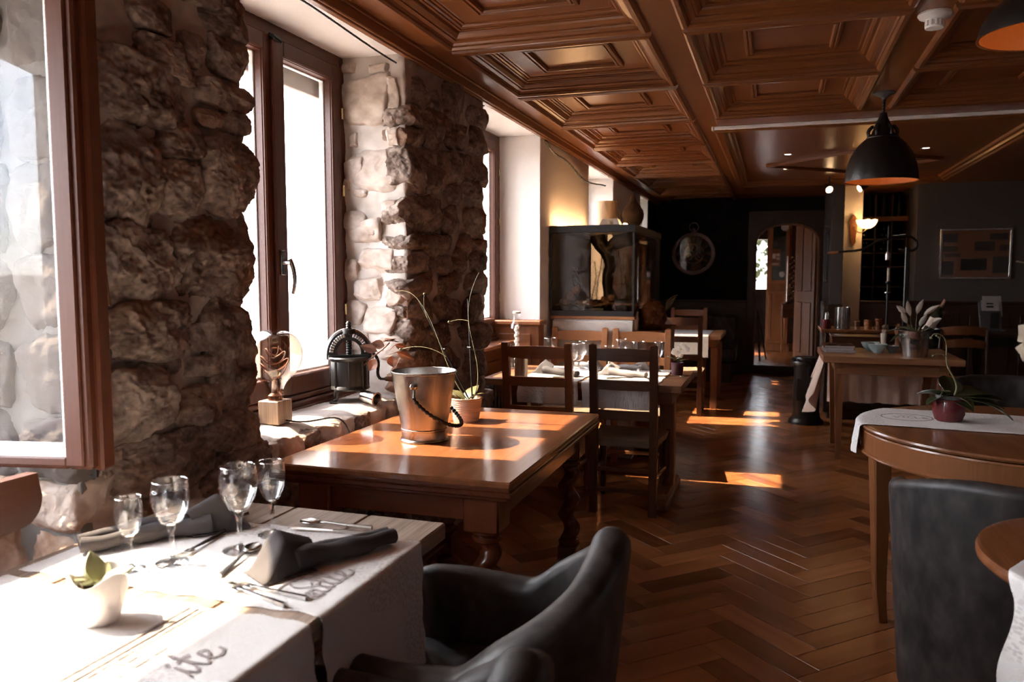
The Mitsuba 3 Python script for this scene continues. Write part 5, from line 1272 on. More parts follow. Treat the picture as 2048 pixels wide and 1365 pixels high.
add('pot', lathe([(0, 0), (.045, 0), (.055, .05), (.058, .10), (.052, .10), (.05, .09), (0, .085)], (.72, 2.12, .7449), 32), 'white_gloss', po, smooth=40)
add('flower_stem', orchid_stem([(.72, 2.12, .83), (.70, 2.10, 1.1), (.62, 2.05, 1.36), (.55, 2.02, 1.33), (.53, 2.0, 1.24)], .003, 26), 'stem', po)
add('upper_shoot', orchid_stem([(.62, 2.05, 1.36), (.56, 2.02, 1.375), (.50, 2.0, 1.39)], .003, 10), 'stem', po)
for az, el, L in ((.3, .4, .2), (3.0, .5, .12), (1.6, .4, .15)): add('leaf', aim(leaf(L, .03, .9, .002), (.72, 2.12, .83), az, el), 'leaf_dark', po, smooth=60)
for dx, dz, a in ((.532, 1.232, 0), (.534, 1.196, .5), (.548, 1.275, 1.0)):
    add('flower', CAT([place(leaf(.030, .015, .35, .001, .1), mat4((dx, 1.99, dz)) @ mat4(rx=PI / 2) @ mat4(rz=a + k * 2 * PI / 5)) for k in range(5)]), 'cream', po, smooth=60)

# ------------------------------------------------------------------ service tables on the right
sv = thing('side_table', 'weathered wooden service table with splayed legs below the flower bucket', 'table')
SX0, SX1, SY0, SY1, SZ = .34, 1.245, 6.05, 6.86, .78
for k in range(4):
    a = SY0 + k * (SY1 - SY0) / 4
    add('plank', box((SX0, a + .001, SZ - .045), (SX1, a + (SY1 - SY0) / 4 - .001, SZ), .004), W_MID, sv, grain=0)
add('apron', CAT([box((.44, 6.14, .645), (1.15, 6.165, .734), .003), box((.44, 6.75, .645), (1.15, 6.775, .734), .003), box((.44, 6.165, .645), (.465, 6.75, .734), .003), box((1.125, 6.165, .645), (1.15, 6.75, .734), .003)]), W_MID, sv, grain=0)
def taper_leg(x, y, dx, dy, W):
    V = []
    for z, w, o in ((.734, .032, 0), (0, .017, 1)):
        V += [(x + dx * o + a * w, y + dy * o + b * w, z) for a, b in ((-1, -1), (1, -1), (1, 1), (-1, 1))]
    m = TM(V, [(0, 1, 2), (0, 2, 3), (4, 6, 5), (4, 7, 6)] + [q for i in range(4) for q in ((i, i + 4, (i + 1) % 4 + 4), (i, (i + 1) % 4 + 4, (i + 1) % 4))])
    m.fix_normals(); return m
for x, dx in ((.455, .02), (1.135, -.02)):
    for y, dy in ((6.165, .09), (6.75, .09)): add('leg', taper_leg(x, y, dx, dy, W_MID), W_MID, sv, grain=2, smooth=False)
cov = thing('covered_table', 'table draped in a pale peach cloth behind the wooden service table', 'table')
CX0, CX1, CY0, CY1, CZ = .44, 1.28, 6.98, 7.50, .755
add('frame', CAT([box((CX0 + .05, CY0 + .05, .66), (CX1 - .05, CY1 - .05, CZ - .004), .004)] + [box((x, y, 0), (x + .05, y + .05, .66), .003) for x in (CX0 + .06, CX1 - .11) for y in (CY0 + .06, CY1 - .11)]), W_BLACK, cov)
def cl_fn(u, v):
    # a cloth over the table: front skirt, flat top, front folds
    s = v * (.43 + (CY1 - CY0))
    h = np.clip(.43 - s, 0, None)
    x = CX0 - .012 + (CX1 - CX0 + .024) * u
    y = np.where(s < .43, CY0 - .012, CY0 - .012 + (s - .43)) - .035 * (h / .43) * (1 + np.sin(u * 24) * .8 + .4 * np.sin(u * 53))
    z = np.where(s < .43, CZ + .002 - h, CZ + .002)
    return np.stack([x, y, z], -1)
add('cloth', closed_sheet(cl_fn, 120, 50, .002)[0], 'peach_cloth', cov, smooth=60)
def cd_fn(u, v):
    # the corner that falls in deep folds to a point beside the stove
    L = .30 + .27 * np.sin(PI * np.clip(u * .9 + .12, 0, 1)) ** 1.2
    h = v * L
    y = 6.95 + .52 * u
    x = CX0 - .014 - (.10 * v + .035 * v * np.sin(u * 19) + .05 * v * np.exp(-((u - .5) / .2) ** 2))
    return np.stack([x, y + .02 * v * np.cos(u * 15), CZ + .002 - h], -1)
add('corner_drape', closed_sheet(cd_fn, 80, 30, .002)[0], 'peach_cloth', cov, smooth=60)
# things on the service table
for k, (x, y, a, b, lab) in enumerate(((.475, 6.52, .05, 'paper', 'bottom magazine of the small stack on the wooden service table'), (.468, 6.515, -.03, 'paper', 'middle magazine of the small stack on the wooden service table'), (.47, 6.52, .02, 'paper_brown', 'top magazine with a brown cover on the small stack on the wooden service table'))):
    mg = thing('magazine', lab, 'magazine', None)
    M = mat4((x, y, SZ + .0005 + .017 * k), a)
    add('pages', place(box((-.105, -.14, .001), (.105, .14, .015), .002), M), 'paper', mg)
    add('cover', place(CAT([box((-.107, -.142, .015), (.107, .142, .0165), .0004), box((-.107, -.142, 0), (.107, .142, .001), .0003), box((-.109, -.142, 0), (-.106, .142, .0165), .0006)]), M), b, mg)
    if k == 2:
        add('cover_print', place(CAT([box((-.08, -.10, .0165), (-.01, .02, .017), .0002), box((.01, -.12, .0165), (.09, -.03, .017), .0002), box((.0, .04, .0165), (.08, .11, .017), .0002)]), M), 'ink_dark', mg)
def bowl(x, y, r, h, b, lab):
    t = thing('bowl', lab, 'bowl')
    add('body', lathe([(0, 0), (r * .4, 0), (r * .42, .006), (r * .8, h * .55), (r, h), (r * .97, h + .002), (r * .76, h * .6), (r * .3, .012), (0, .010)], (x, y, SZ + .0005), 36), b, t, smooth=50)
    rr_ = np.random.RandomState(int(x * 1000))
    for k in range(7):
        add('wrapped_sweet', rock((x + rr_.uniform(-.5, .5) * r, y + rr_.uniform(-.5, .5) * r, SZ + h * .85 + rr_.uniform(-.006, .008)), (.013, .009, .007), 900 + k, 2, p=3, amp=.003)[0], ('copper', 'white', 'grey_paint', 'peach_cloth')[k % 4], t, smooth=40)
bowl(.735, 6.44, .068, .066, 'teal_ceramic', 'pale teal bowl of sweets, frontmost on the wooden service table')
bowl(.705, 6.62, .066, .064, 'teal_ceramic', 'pale teal bowl half hidden behind the front teal bowl')
bowl(.842, 6.47, .05, .052, 'grey_paint', 'small grey bowl beside the front teal bowl')
cp_ = thing('cup', 'slim cream cup of picks behind the teal bowls', 'cup')
add('body', lathe([(0, 0), (.015, 0), (.022, .135), (.020, .135), (.014, .01), (0, .01)], (.795, 6.60, SZ + .0005), 24), 'cream', cp_)
for k in range(4): add('pick', tube([(.79 + .004 * k, 6.6, SZ + .03), (.783 + .008 * k, 6.60, SZ + .165)], .0018, 5), 'peach_cloth', cp_)
pm_ = thing('pepper_mill', 'turned brown pepper mill left of the flower bucket', 'pepper mill')
add('body', lathe([(0, 0), (.028, 0), (.030, .01), (.025, .04), (.021, .08), (.026, .11), (.024, .115), (.018, .12), (.027, .135), (.029, .16), (.02, .185), (.008, .192), (.010, .205), (0, .212)], (.905, 6.66, SZ + .0005), 24), W_PANEL, pm_, smooth=40, grain=2)
add('coaster', box((.92, 6.50, SZ + .0005), (1.02, 6.60, SZ + .012), .002), 'cream', label='cream coaster on the wooden service table between the grey bowl and the flower bucket', cat='coaster')
lb = thing('peace_lily', 'white flowering peace lily in a tin bucket on the wooden service table', 'plant')
LB = (.957, 6.24, SZ + .0005)
add('bucket', lathe([(0, 0), (.076, 0), (.079, .004), (.112, .182), (.116, .186), (.112, .189), (.108, .184), (.075, .008), (0, .006)], LB, 56), 'tin', lb, smooth=40)
def bend_on(m, r0, r1, h, c, a0):
    v = A(m.vertices)
    r = r0 + (r1 - r0) * v[:, 1] / h + v[:, 2]
    a = a0 + v[:, 0] / (r0 * .5 + r1 * .5)
    return TM(np.stack([c[0] + r * np.cos(a), c[1] + r * np.sin(a), c[2] + v[:, 1]], 1), m.faces)
tx = meshkit.text_mesh('SOMERSBY', .018, .001); 
tx = meshkit.text_mesh('SOME', .02, .001, bold=True).subdivide(); tx.apply_translation((-.04, .055, 0))
em = flat(Polygon([(.03 * math.cos(a), .02 * math.sin(a)) for a in np.linspace(0, 2 * PI, 30)]).union(Polygon([(.0, 0), (.045, .03), (.015, -.01)])), 0, None, .001).subdivide(); em.apply_translation((-.005, .11, 0))
for m, nm in ((tx, 'lettering'), (em, 'leaf_emblem')): add(nm, bend_on(m, .0795, .1125, .182, LB, -PI / 2 - .12), 'ink_dark', lb, smooth=False)
LZ = LB[2] + .17
for k, (az, el, L) in enumerate(((2.8, .55, .22), (3.4, .25, .20), (3.9, .35, .17), (.3, .35, .20), (-.3, .3, .22), (.9, .6, .18), (-1.2, .45, .15), (2.2, .7, .2), (-1.9, .2, .14), (-.7, .1, .18))):
    add('leaf', aim(leaf(L, .036, 1.25, .0015, .35, n=18), (LB[0], LB[1], LZ), az, el), 'leaf_dark', lb, smooth=60)
for x, z, lean, L, ro_ in ((.885, 1.095, 2.6, .085, 0), (.915, 1.07, 1.9, .12, .3), (.955, 1.085, 1.35, .115, 0), (1.0, 1.08, .75, .12, .2), (.895, 1.02, 2.1, .10, 0), (.975, 1.0, 1.2, .10, 0), (1.06, 1.03, .6, .06, 0)):
    sp_ = add('spathe', place(leaf(L, .022, -.4, .001, -.3, n=14), mat4((x, 6.2, z)) @ mat4(ry=-lean) @ mat4(rx=PI / 2 + .5)), 'petal', lb, smooth=60)
    add('flower_stem', tube(spline([(LB[0] + (x - LB[0]) * .2, LB[1], LZ), (LB[0] + (x - LB[0]) * .8, 6.22, (LZ + z) / 2), (x, 6.2, z)], 10), .0025, 6), 'stem', lb)
# on the covered table: a wooden tray, a wine cooler
wt = thing('wooden_tray', 'dark wooden crate tray on the draped table, behind the magazines', 'tray')
add('boards', CAT([box((.46, 7.05, CZ + .005), (.86, 7.35, CZ + .02), .002), box((.46, 7.05, CZ + .02), (.86, 7.065, CZ + .085), .002), box((.46, 7.335, CZ + .02), (.86, 7.35, CZ + .085), .002), box((.46, 7.05, CZ + .02), (.475, 7.35, CZ + .085), .002), box((.845, 7.05, CZ + .02), (.86, 7.35, CZ + .085), .002)]), W_CHAIRD, wt)
add('rail', box((.455, 7.04, CZ + .086), (.865, 7.36, CZ + .10), .003), W_CHAIRD, wt)
wc = thing('wine_cooler', 'black cooler tub behind the tin flower bucket', 'bucket')
add('tub', lathe([(0, 0), (.10, 0), (.13, .16), (.125, .16), (.096, .01), (0, .01)], (1.17, 7.24, CZ + .005), 32), 'black_plastic', wc)
BT = [(0, 0), (.036, 0), (.038, .01), (.038, .19), (.030, .225), (.015, .255), (.0135, .30), (.0155, .302), (.0155, .315), (0, .316)]
for k, (dx, rx, ry, lab) in enumerate(((.03, .25, .45, 'dark wine bottle with a white label, upper one leaning from the black cooler'), (-.03, .35, .25, 'dark wine bottle with a white label, lower one leaning from the black cooler'))):
    b = thing('wine_bottle', lab, 'bottle')
    M = mat4((1.17 + dx - .02, 7.22 + .02 * k, CZ + .055 + .06 * (1 - k)), rx=-.0 + rx * 0, ry=-ry + .9)
    add('body', place(lathe(BT, n=28), M), 'bottle_glass', b, smooth=40)
    add('paper_label', place(lathe([(.0383, .07), (.0388, .07), (.0388, .15), (.0383, .15)], n=28), M), 'peach_cloth', b, smooth=40)
    add('capsule', place(lathe([(0, .25), (.0165, .25), (.0165, .318), (0, .319)], n=16), M), 'copper', b)

# sideboard with canister, candle, mills
sb = thing('sideboard', 'black brown sideboard carrying canister and mills in front of the niche', 'sideboard')
add('body', box((.46, 8.0, .06), (1.62, 8.5, .82), .004), W_BLACK, sb, grain=0)
add('top', box((.42, 7.96, .82), (1.66, 8.54, .85), .006), W_PANEL, sb, grain=0)
add('plinth_board', box((.5, 8.03, 0), (1.58, 8.47, .062), .003), W_BLACK, sb)
for x in (.50, .88, 1.26): add('door', box((x, 7.985, .12), (x + .34, 8.001, .78), .005), W_BLACK, sb, grain=2)
cn = thing('canister', 'tall ribbed chrome canister on the sideboard', 'canister')
add('body', lathe([(0, 0), (.064, 0), (.066, .004), (.066, .20), (.062, .205), (.06, .2), (.06, .02), (0, .02)], (.618, 8.12, .8505), 40), 'chrome', cn, smooth=40)
for k in range(8):
    a = -PI * .95 + k * .27
    add('rib', tube([(.618 + .068 * math.cos(a), 8.12 + .068 * math.sin(a), .854), (.618 + .068 * math.cos(a), 8.12 + .068 * math.sin(a), 1.052)], .005, 8), 'chrome', cn)
rc = thing('candle', 'dark red candle glass with a silver stem at the left end of the sideboard', 'candle')
add('glass', lathe([(0, 0), (.040, 0), (.044, .005), (.046, .085), (.042, .09), (0, .09)], (.475, 8.10, .8505), 28), 'red_ceramic', rc, smooth=40)
add('stem', lathe([(0, .09), (.018, .09), (.016, .15), (.010, .155), (0, .156)], (.475, 8.10, .8505), 20), 'chrome', rc)
for x, r, h, b, nm, lab in ((.835, .036, .09, W_HONEY, 'spice_mill', 'squat turned honey wood mill on the sideboard'), (.925, .034, .10, W_PANEL, 'spice_mill', 'squat turned dark wood mill on the sideboard'), (.74, .026, .075, 'copper', 'jar', 'small coppery jar between the chrome canister and the honey wood mill')):
    add(nm, lathe([(0, 0), (r, 0), (r, h * .3), (r * .82, h * .38), (r, h * .5), (r, h * .72), (r * .85, h * .8), (r, h * .9), (r * .9, h), (0, h)], (x, 8.08, .8505), 24), b, smooth=30, label=lab, cat='mill' if nm != 'jar' else 'jar')
# lever press and candlestick
lp = thing('lever_press', 'black iron lever press with a long wooden tipped arm on the sideboard', 'press')
add('pole', CAT([box((1.15, 8.24, .8505), (1.19, 8.28, 1.62), .006)]), 'black_iron', lp)
add('base', box((1.02, 8.14, .8505), (1.30, 8.38, .885), .006), 'black_iron', lp)
add('arch', tube(spline([(1.03, 8.26, 1.71), (1.12, 8.26, 1.725), (1.20, 8.26, 1.71), (1.245, 8.26, 1.66), (1.235, 8.26, 1.60), (1.17, 8.26, 1.585), (1.10, 8.26, 1.59)], 40), .012, 10), 'black_iron', lp)
add('arch_edge', tube([(1.04, 8.25, 1.727), (1.15, 8.25, 1.737)], .004, 8), 'chrome', lp); add('lower_edge', tube([(1.09, 8.25, 1.60), (1.16, 8.25, 1.597)], .004, 8), 'chrome', lp)
add('screw', lathe([(0, 1.50)] + [(.009 + .0025 * (k % 2), 1.50 + .008 * k) for k in range(41)] + [(0, 1.83)], (1.005, 8.26, 0), 14), 'black_iron', lp)
add('cup', lathe([(0, 1.50), (.025, 1.50), (.028, 1.545), (.022, 1.57), (0, 1.57)], (1.005, 8.26, 0), 20), 'tin', lp)
add('lever', tube(spline([(1.02, 8.26, 1.69), (.92, 8.26, 1.68), (.80, 8.26, 1.61), (.66, 8.26, 1.585), (.56, 8.26, 1.575)], 24), np.linspace(.016, .009, 24), 10), 'black_iron', lp)
add('lever_tip', tube([(.57, 8.26, 1.576), (.52, 8.26, 1.572), (.475, 8.26, 1.568)], [.011, .015, .010], 12), W_HONEY, lp)
ch = thing('candlestick', 'dark iron candlestick with one cream candle beside the lever press', 'candlestick')
add('holder', lathe([(0, 0), (.055, 0), (.05, .015), (.012, .03), (.010, .25), (.016, .3), (.010, .35), (.012, .42), (.028, .435), (.026, .45), (.012, .445), (0, .445)], (1.035, 8.42, .8505), 24), 'black_iron', ch, smooth=40)
add('candle', lathe([(0, .445), (.0115, .445), (.011, .575), (0, .578)], (1.035, 8.42, .8505), 16), 'cream', ch)
add('drip_cup', lathe([(0, .32), (.035, .335), (.033, .345), (0, .33)], (1.035, 8.42, .8505), 20), 'chrome', ch)

# iron stove
sv2 = thing('stove', 'black cast iron stove beside the draped table', 'stove')
SC = (.30, 7.72, 0)
add('body', lathe([(0, .04), (.13, .04), (.115, .10), (.112, .50), (.118, .54), (0, .54)], SC, 28), 'black_iron', sv2, smooth=30)
add('top_plate', lathe([(0, .54), (.135, .54), (.142, .56), (.135, .575), (.12, .585), (.11, .61), (0, .615)], SC, 28), 'black_iron', sv2, smooth=30)
add('base', lathe([(0, 0), (.155, 0), (.15, .025), (.13, .05), (0, .05)], SC, 28), 'black_iron', sv2, smooth=30)
for k in range(14):
    a = k * 2 * PI / 14
    add('crenel', box((-.012, -.006, .575), (.012, .006, .60), .003).apply_transform(mat4((SC[0] + .132 * math.cos(a), SC[1] + .132 * math.sin(a), 0), a + PI / 2)), 'black_iron', sv2)
for k in range(4): add('vent', box((-.008, -.004, .15), (.008, .004, .175), .002).apply_transform(mat4((SC[0] + .115 * math.cos(-1.7 + .2 * k), SC[1] + .115 * math.sin(-1.7 + .2 * k), 0), -1.7 + .2 * k + PI / 2)), 'copper', sv2)
add('door', box((-.07, -.004, .22), (.07, .012, .42), .006).apply_transform(mat4((SC[0] - .02, SC[1] - .113, 0))), 'black_iron', sv2)

# sconce, picture, niche
sn = thing('wall_sconce', 'lit wall sconce with a carved wooden plate and scalloped glass bowl', 'lamp')
pl_ = Polygon([(.0, .165), (.018, .14), (.040, .09), (.036, .02), (.030, -.04), (.022, -.12), (.026, -.15), (.0, -.19), (-.026, -.15), (-.022, -.12), (-.030, -.04), (-.036, .02), (-.040, .09), (-.018, .14)]).buffer(.004)
add('plate', place(upright(pl_, 0, .03), mat4((.858, 10.168, 1.895))), W_PANEL, sn, grain=2, smooth=30)
add('arm', tube(spline([(.86, 10.165, 1.92), (.875, 10.12, 1.89), (.91, 10.06, 1.85), (.96, 10.03, 1.86), (.985, 10.03, 1.895)], 20), .006, 8), 'brass', sn)
def bowl_fn(u, v):
    a = 2 * PI * u
    r = (.028 + .080 * np.sin(v * PI / 2) ** .8) * (1 + .035 * np.cos(8 * a) * v)
    return np.stack([.985 + r * np.cos(a), 10.03 + r * np.sin(a), 1.895 + .095 * v ** 1.3 + .005 * np.cos(8 * a) * v], -1)
bw_ = closed_sheet(bowl_fn, 65, 14, -.003)[0]
bs('opal_glass', {'type': 'principledthin', 'base_color': rgb(.9, .8, .65), 'roughness': .5, 'diff_trans': 1.2}, False)
add('glass_bowl', bw_, 'opal_glass', sn, smooth=50, emitter=lamp((.6, .4, .2)))
add('bulb', trimesh.creation.icosphere(subdivisions=2, radius=.022).apply_translation((.985, 10.03, 1.955)), 'white', sn, emitter=lamp((8, 4.8, 2.2)))
pc = thing('picture', 'wide framed sheet of old engravings behind glass on the grey wall', 'picture')
px0, px1, pz0, pz1 = 1.775, 2.495, 1.312, 1.882
def frame_xz(x0, x1, z0, z1, w, y0, y1): return CAT([box((x0, y0, z0), (x1, y1, z0 + w), .004), box((x0, y0, z1 - w), (x1, y1, z1), .004), box((x0, y0, z0 + w), (x0 + w, y1, z1 - w), .004), box((x1 - w, y0, z0 + w), (x1, y1, z1 - w), .004)])
add('frame', frame_xz(px0, px1, pz0, pz1, .024, 10.17, 10.199), 'tin', pc)
add('sheet', box((px0 + .02, 10.185, pz0 + .02), (px1 - .02, 10.190, pz1 - .02), .001), 'paper_brown', pc)
for i, (x, z, w, h) in enumerate(((.03, .42, .15, .09), (.03, .31, .15, .06), (.35, .32, .20, .10), (.50, .44, .18, .07), (.60, .32, .10, .06), (.05, .25, .16, .04), (.03, .05, .12, .15), (.54, .07, .16, .18), (.22, .10, .26, .13))):
    add('engraving', box((px0 + x, 10.183, pz0 + z), (px0 + x + w, 10.1855, pz0 + z + h), .001), 'ink_dark' if i != 8 else 'black_wall', pc)
add('glazing', quad((px0 + .02, 10.176, pz0 + .02), (px1 - .02, 10.176, pz0 + .02), (px1 - .02, 10.176, pz1 - .02), (px0 + .02, 10.176, pz1 - .02)), 'pane', pc, smooth=False)
sg = thing('picture', 'narrow dark picture on the edge of the grey wall pier', 'picture')
add('panel', box((.585, 10.3, 1.30), (.599, 11.0, 1.86), .003), 'black_plastic', sg)
add('frame', box((.592, 10.27, 1.27), (.5995, 11.03, 1.89), .003), 'black_iron', sg)
wk = thing('wine_rack', 'dark wine rack filling the niche beside the sconce', 'rack')
for x in (.96, 1.15, 1.34, 1.51): add('upright', box((x, 10.85, 0), (x + .022, 11.24, 2.35), .003), W_BLACK, wk)
for z in (.5, .95, 1.2, 1.45, 1.62, 1.79, 2.02): add('shelf', box((.96, 10.86, z), (1.53, 11.24, z + .02), .003), W_BLACK, wk)
add('cornice_board', box((.955, 10.84, 2.02), (1.535, 10.87, 2.08), .004), W_PANEL, wk)
for i, z in enumerate((1.64, 1.72, 1.81, 1.89)):
    for j in range(4):
        b = add('wine_bottle', place(lathe(BT, n=16), mat4((1.01 + .04 * j + (.16 if j > 1 else 0) + .02 * (i % 2), 11.17, z + .04), rx=PI / 2)), 'bottle_glass', label='dark wine bottle lying in the wine rack, %s row from below, %s from the left' % (('lowest', 'second', 'third', 'topmost')[i], ('first', 'second', 'third', 'fourth')[j]), cat='bottle', group='wine bottles lying in the wine rack', smooth=40)
for j in range(6):
    add('wine_bottle', lathe(BT, (1.02 + .085 * j, 11.05, 2.0405), 16), 'bottle_glass', label='dark bottle standing on the top shelf of the wine rack, %s from the left' % ('first', 'second', 'third', 'fourth', 'fifth', 'sixth')[j], cat='bottle', group='bottles on the top shelf of the wine rack', smooth=40)

# dark tables and chairs at the right, brochure stand
dk = thing('dark_table', 'unlit dark table with turned legs below the framed engravings', 'table')
add('tabletop', box((1.72, 8.45, .77), (2.95, 9.35, .81), .006), W_BLACK, dk, grain=0)
add('apron', box((1.80, 8.53, .68), (2.87, 9.27, .771), .004), W_BLACK, dk, grain=0)
for x in (1.86, 2.80):
    for y in (8.60, 9.20): add('leg', lathe([(0, 0), (.03, 0), (.035, .06), (.022, .12), (.034, .30), (.024, .44), (.038, .5), (.038, .68), (0, .68)], (x, y, 0), 16), W_BLACK, dk, smooth=30)
br = thing('brochure_stand', 'leaning stand of brochures on the dark table below the framed engravings', 'stand')
BM = mat4((2.05, 8.92, .8105), .12) @ mat4(rx=-.32)
add('back', place(box((-.10, .02, 0), (.10, .03, .30), .003), BM), 'grey_paint', br)
add('foot', place(box((-.10, -.06, 0), (.10, .03, .012), .003), mat4((2.05, 8.92, .8105), .12)), 'grey_paint', br)
for k, (x0, x1, z0, z1, b) in enumerate(((-.06, .11, .15, .36, 'paper'), (-.08, .08, .10, .31, 'paper'), (-.10, .09, .01, .20, 'grey_plaster'))):
    add('brochure', place(box((x0, .012 - .009 * k, z0), (x1, .016 - .009 * k, z1), .001), BM), b, br)
add('brochure_photo', place(CAT([extrude([(-.02, .02), (.06, .02), (.075, .18), (.0, .18)], .002)]), BM @ A([[1, 0, 0, 0], [0, 0, -1, -.006], [0, 1, 0, 0], [0, 0, 0, 1.]])), 'ink_dark', br)
add('brochure_print', place(CAT([box((-.03, .0015, .27), (.03, .0025, .285), .0003), box((-.035, .0015, .235), (.03, .0025, .255), .0003)]), BM), 'ink_dark', br)
wc2 = thing('wooden_chair', 'brown bentwood chair with a two-board back in the dark, right of the flower bucket', 'chair')
def cb(z0, z1):
    return closed_sheet(lambda u, v: np.stack([(u - .5) * .36, .05 * (2 * u - 1) ** 2 - .05 * (z0 - .45) + 0 * v, z0 + (z1 - z0) * v + .02 * (1 - (2 * u - 1) ** 2)], -1), 20, 4, .012)[0]
WM = mat4((1.53, 7.53, 0), .05)
for z0, z1 in ((.84, .91), (.73, .80)): add('back_board', place(cb(z0, z1), WM), W_PANEL, wc2, smooth=50)
add('seat', place(box((-.21, -.02, .435), (.21, .40, .46), .01), WM), W_PANEL, wc2)
for s in (-1, 1):
    add('back_post', place(tube([(s * .18, .0, 0), (s * .185, .01, .45), (s * .175, .03, .9)], .013, 10), WM), W_CHAIRD, wc2)
    add('leg', place(tube([(s * .19, .38, 0), (s * .18, .36, .44)], .015, 10), WM), W_CHAIRD, wc2)
    add('stretcher', place(tube([(s * .187, .0, .22), (s * .187, .37, .22)], .009, 8), WM), W_CHAIRD, wc2)
dc = thing('tub_chair', 'dark suede tub chair near the right edge behind the round table', 'chair')
for k in [k for k in scene if k.startswith(tc + '__')]: scene[dc + k[len(tc):]] = {**scene[k], 'to_world': mi.ScalarTransform4f(mat4((2.02, 6.0, 0), 2.2))}

# ------------------------------------------------------------------ overhead
pd = thing('pendant_lamp', 'black dome pendant lamp hanging over the right of the room', 'lamp')
def dome(r=.195):
    o = [(r * math.cos(a), .268 * math.sin(a)) for a in np.linspace(0, PI / 2 - .28, 22)]
    i = [(q * .975, z * .975 - .001) for q, z in o][::-1]
    return o, i
o, i_ = dome()
add('shade', lathe([(.199, -.004), (.199, .004)] + o + [(.05, .27)], n=56), 'black_iron', pd, smooth=50)
add('lining', lathe([(.199, -.004), (.193, -.003)] + [(q * .97, z * .97) for q, z in o] + [(.0, .255)], n=56), 'orange_lining', pd, smooth=50)
add('crown', CAT([lathe([(.085, .235), (.088, .245), (.060, .27), (.050, .30), (.035, .335), (.022, .365), (.018, .385), (0, .39)], n=28)] + [tube(spline([(.07 * math.cos(a), .07 * math.sin(a), .25), (.075 * math.cos(a), .075 * math.sin(a), .285), (.05 * math.cos(a), .05 * math.sin(a), .31)], 8), .010, 8) for a in np.arange(6) * PI / 3]), 'black_iron', pd, smooth=40)
add('rod', CAT([tube([(0, 0, .38), (0, 0, .47)], .006, 8)] + [trimesh.creation.icosphere(subdivisions=1, radius=.010).apply_translation((0, 0, .40 + .018 * k)) for k in range(4)]), 'black_iron', pd)
add('canopy', lathe([(0, .455), (.012, .46), (.016, .47), (.045, .485), (.060, .492), (.060, .4995), (0, .4995)], n=28), 'grey_paint', pd, smooth=30)
add('bulb', lathe([(0, .09), (.03, .10), (.042, .13), (.03, .16), (.015, .19), (.012, .25), (0, .25)], n=20), 'white', pd, emitter=lamp((.95, .5, .2)))
PM1 = mat4((.565, 5.07, 1.900)); move(pd, PM1)
dup(pd, mat4((.803, 3.0, 2.125)) @ np.diag([1, 1, .55, 1.]) @ np.linalg.inv(PM1), 'black pendant lamp cut by the upper right corner, showing its orange lining')
sd = thing('smoke_detector', 'white smoke detector on the coffered ceiling', 'smoke detector')
add('base', lathe([(0, 0), (.062, 0), (.064, -.008), (.058, -.018), (.040, -.026), (0, -.026)], (.578, 3.62, 2.3995), 36), 'white', sd, smooth=40)
add('head', lathe([(0, -.026), (.036, -.026), (.036, -.030), (.030, -.032), (.030, -.050), (.036, -.052), (.034, -.060), (0, -.062)], (.578, 3.62, 2.3995), 30), 'white', sd, smooth=40)
for k in range(12): add('rib', box((-.003, -.002, -.052), (.003, .005, -.030), .001).apply_transform(mat4((.578 + .032 * math.cos(k * PI / 6), 3.62 + .032 * math.sin(k * PI / 6), 2.3995), k * PI / 6 - PI / 2)), 'white', sd)
for x, y, lab in ((.08, 7.70, 'recessed downlight left of the diamond moulding, the nearer of two'), (.08, 8.74, 'recessed downlight left of the diamond moulding, the farther of two'), (1.20, 7.69, 'recessed downlight right of the black dome pendant')):
    d = thing('downlight', lab, 'lamp')
    add('ring', lathe([(.028, .0), (.042, 0), (.044, -.004), (.040, -.006), (.030, -.004), (.028, 0)], (x, y, 2.4478), 28), 'tin', d)
    add('lens', lathe([(0, -.002), (.029, -.002), (.029, 0), (0, 0)], (x, y, 2.4478), 24), 'white', d, emitter=lamp((1.1, .9, .7)))
for x, y, rz, lab, on in ((.545, 9.55, .35, 'lit black track spot under the far end of the large ceiling panel', 1), (.85, 9.55, -1.1, 'black track spot turned sideways, beside the lit spot', 1)):
    s = thing('track_spot', lab, 'lamp')
    M = mat4((x, y, 2.30), rz) @ mat4(rx=PI / 2 + .5)
    add('can', place(lathe([(0, -.10), (.03, -.10), (.036, -.02), (.042, .0), (.039, .0), (.030, -.02), (0, -.03)], n=26), M), 'black_iron', s)
    add('lens', place(lathe([(.008, -.004), (.038, -.004), (.038, -.002), (.008, -.002)], n=24), M), 'white', s, emitter=lamp((1.6, 1.0, .5)))
    add('bracket', tube([(x, y + .03, 2.33), (x, y + .03, 2.447)], .008, 8), 'black_iron', s)
cw = add('cable', tube(spline([(-1.655, 2.3, 2.352), (-1.652, 2.75, 2.345), (-1.66, 3.2, 2.325), (-1.648, 3.6, 2.315), (-1.630, 4.0, 2.318), (-1.632, 4.42, 2.34)], 60), .004, 6), 'black_plastic', label='thin black cable sagging along the ceiling edge above the main window', cat='cable')
add('cable', tube(spline([(-1.612, 5.66, 2.335), (-1.606, 5.85, 2.28), (-1.605, 6.2, 2.27), (-1.604, 6.7, 2.20), (-1.606, 7.3, 2.20), (-1.600, 7.75, 2.23)], 50), .007, 8), 'black_plastic', label='thick black cable hanging on the wall above the aquarium', cat='cable')
cm = thing('camera_dome', 'small dark sensor high at the right end of the grey wall', 'sensor')
add('housing', lathe([(0, 0), (.05, 0), (.05, .03), (.03, .06), (0, .07)], (2.60, 10.05, 2.30), 20), 'black_plastic', cm)
add('arm', tube([(2.60, 10.05, 2.34), (2.62, 10.19, 2.36)], .012, 8), 'black_plastic', cm)

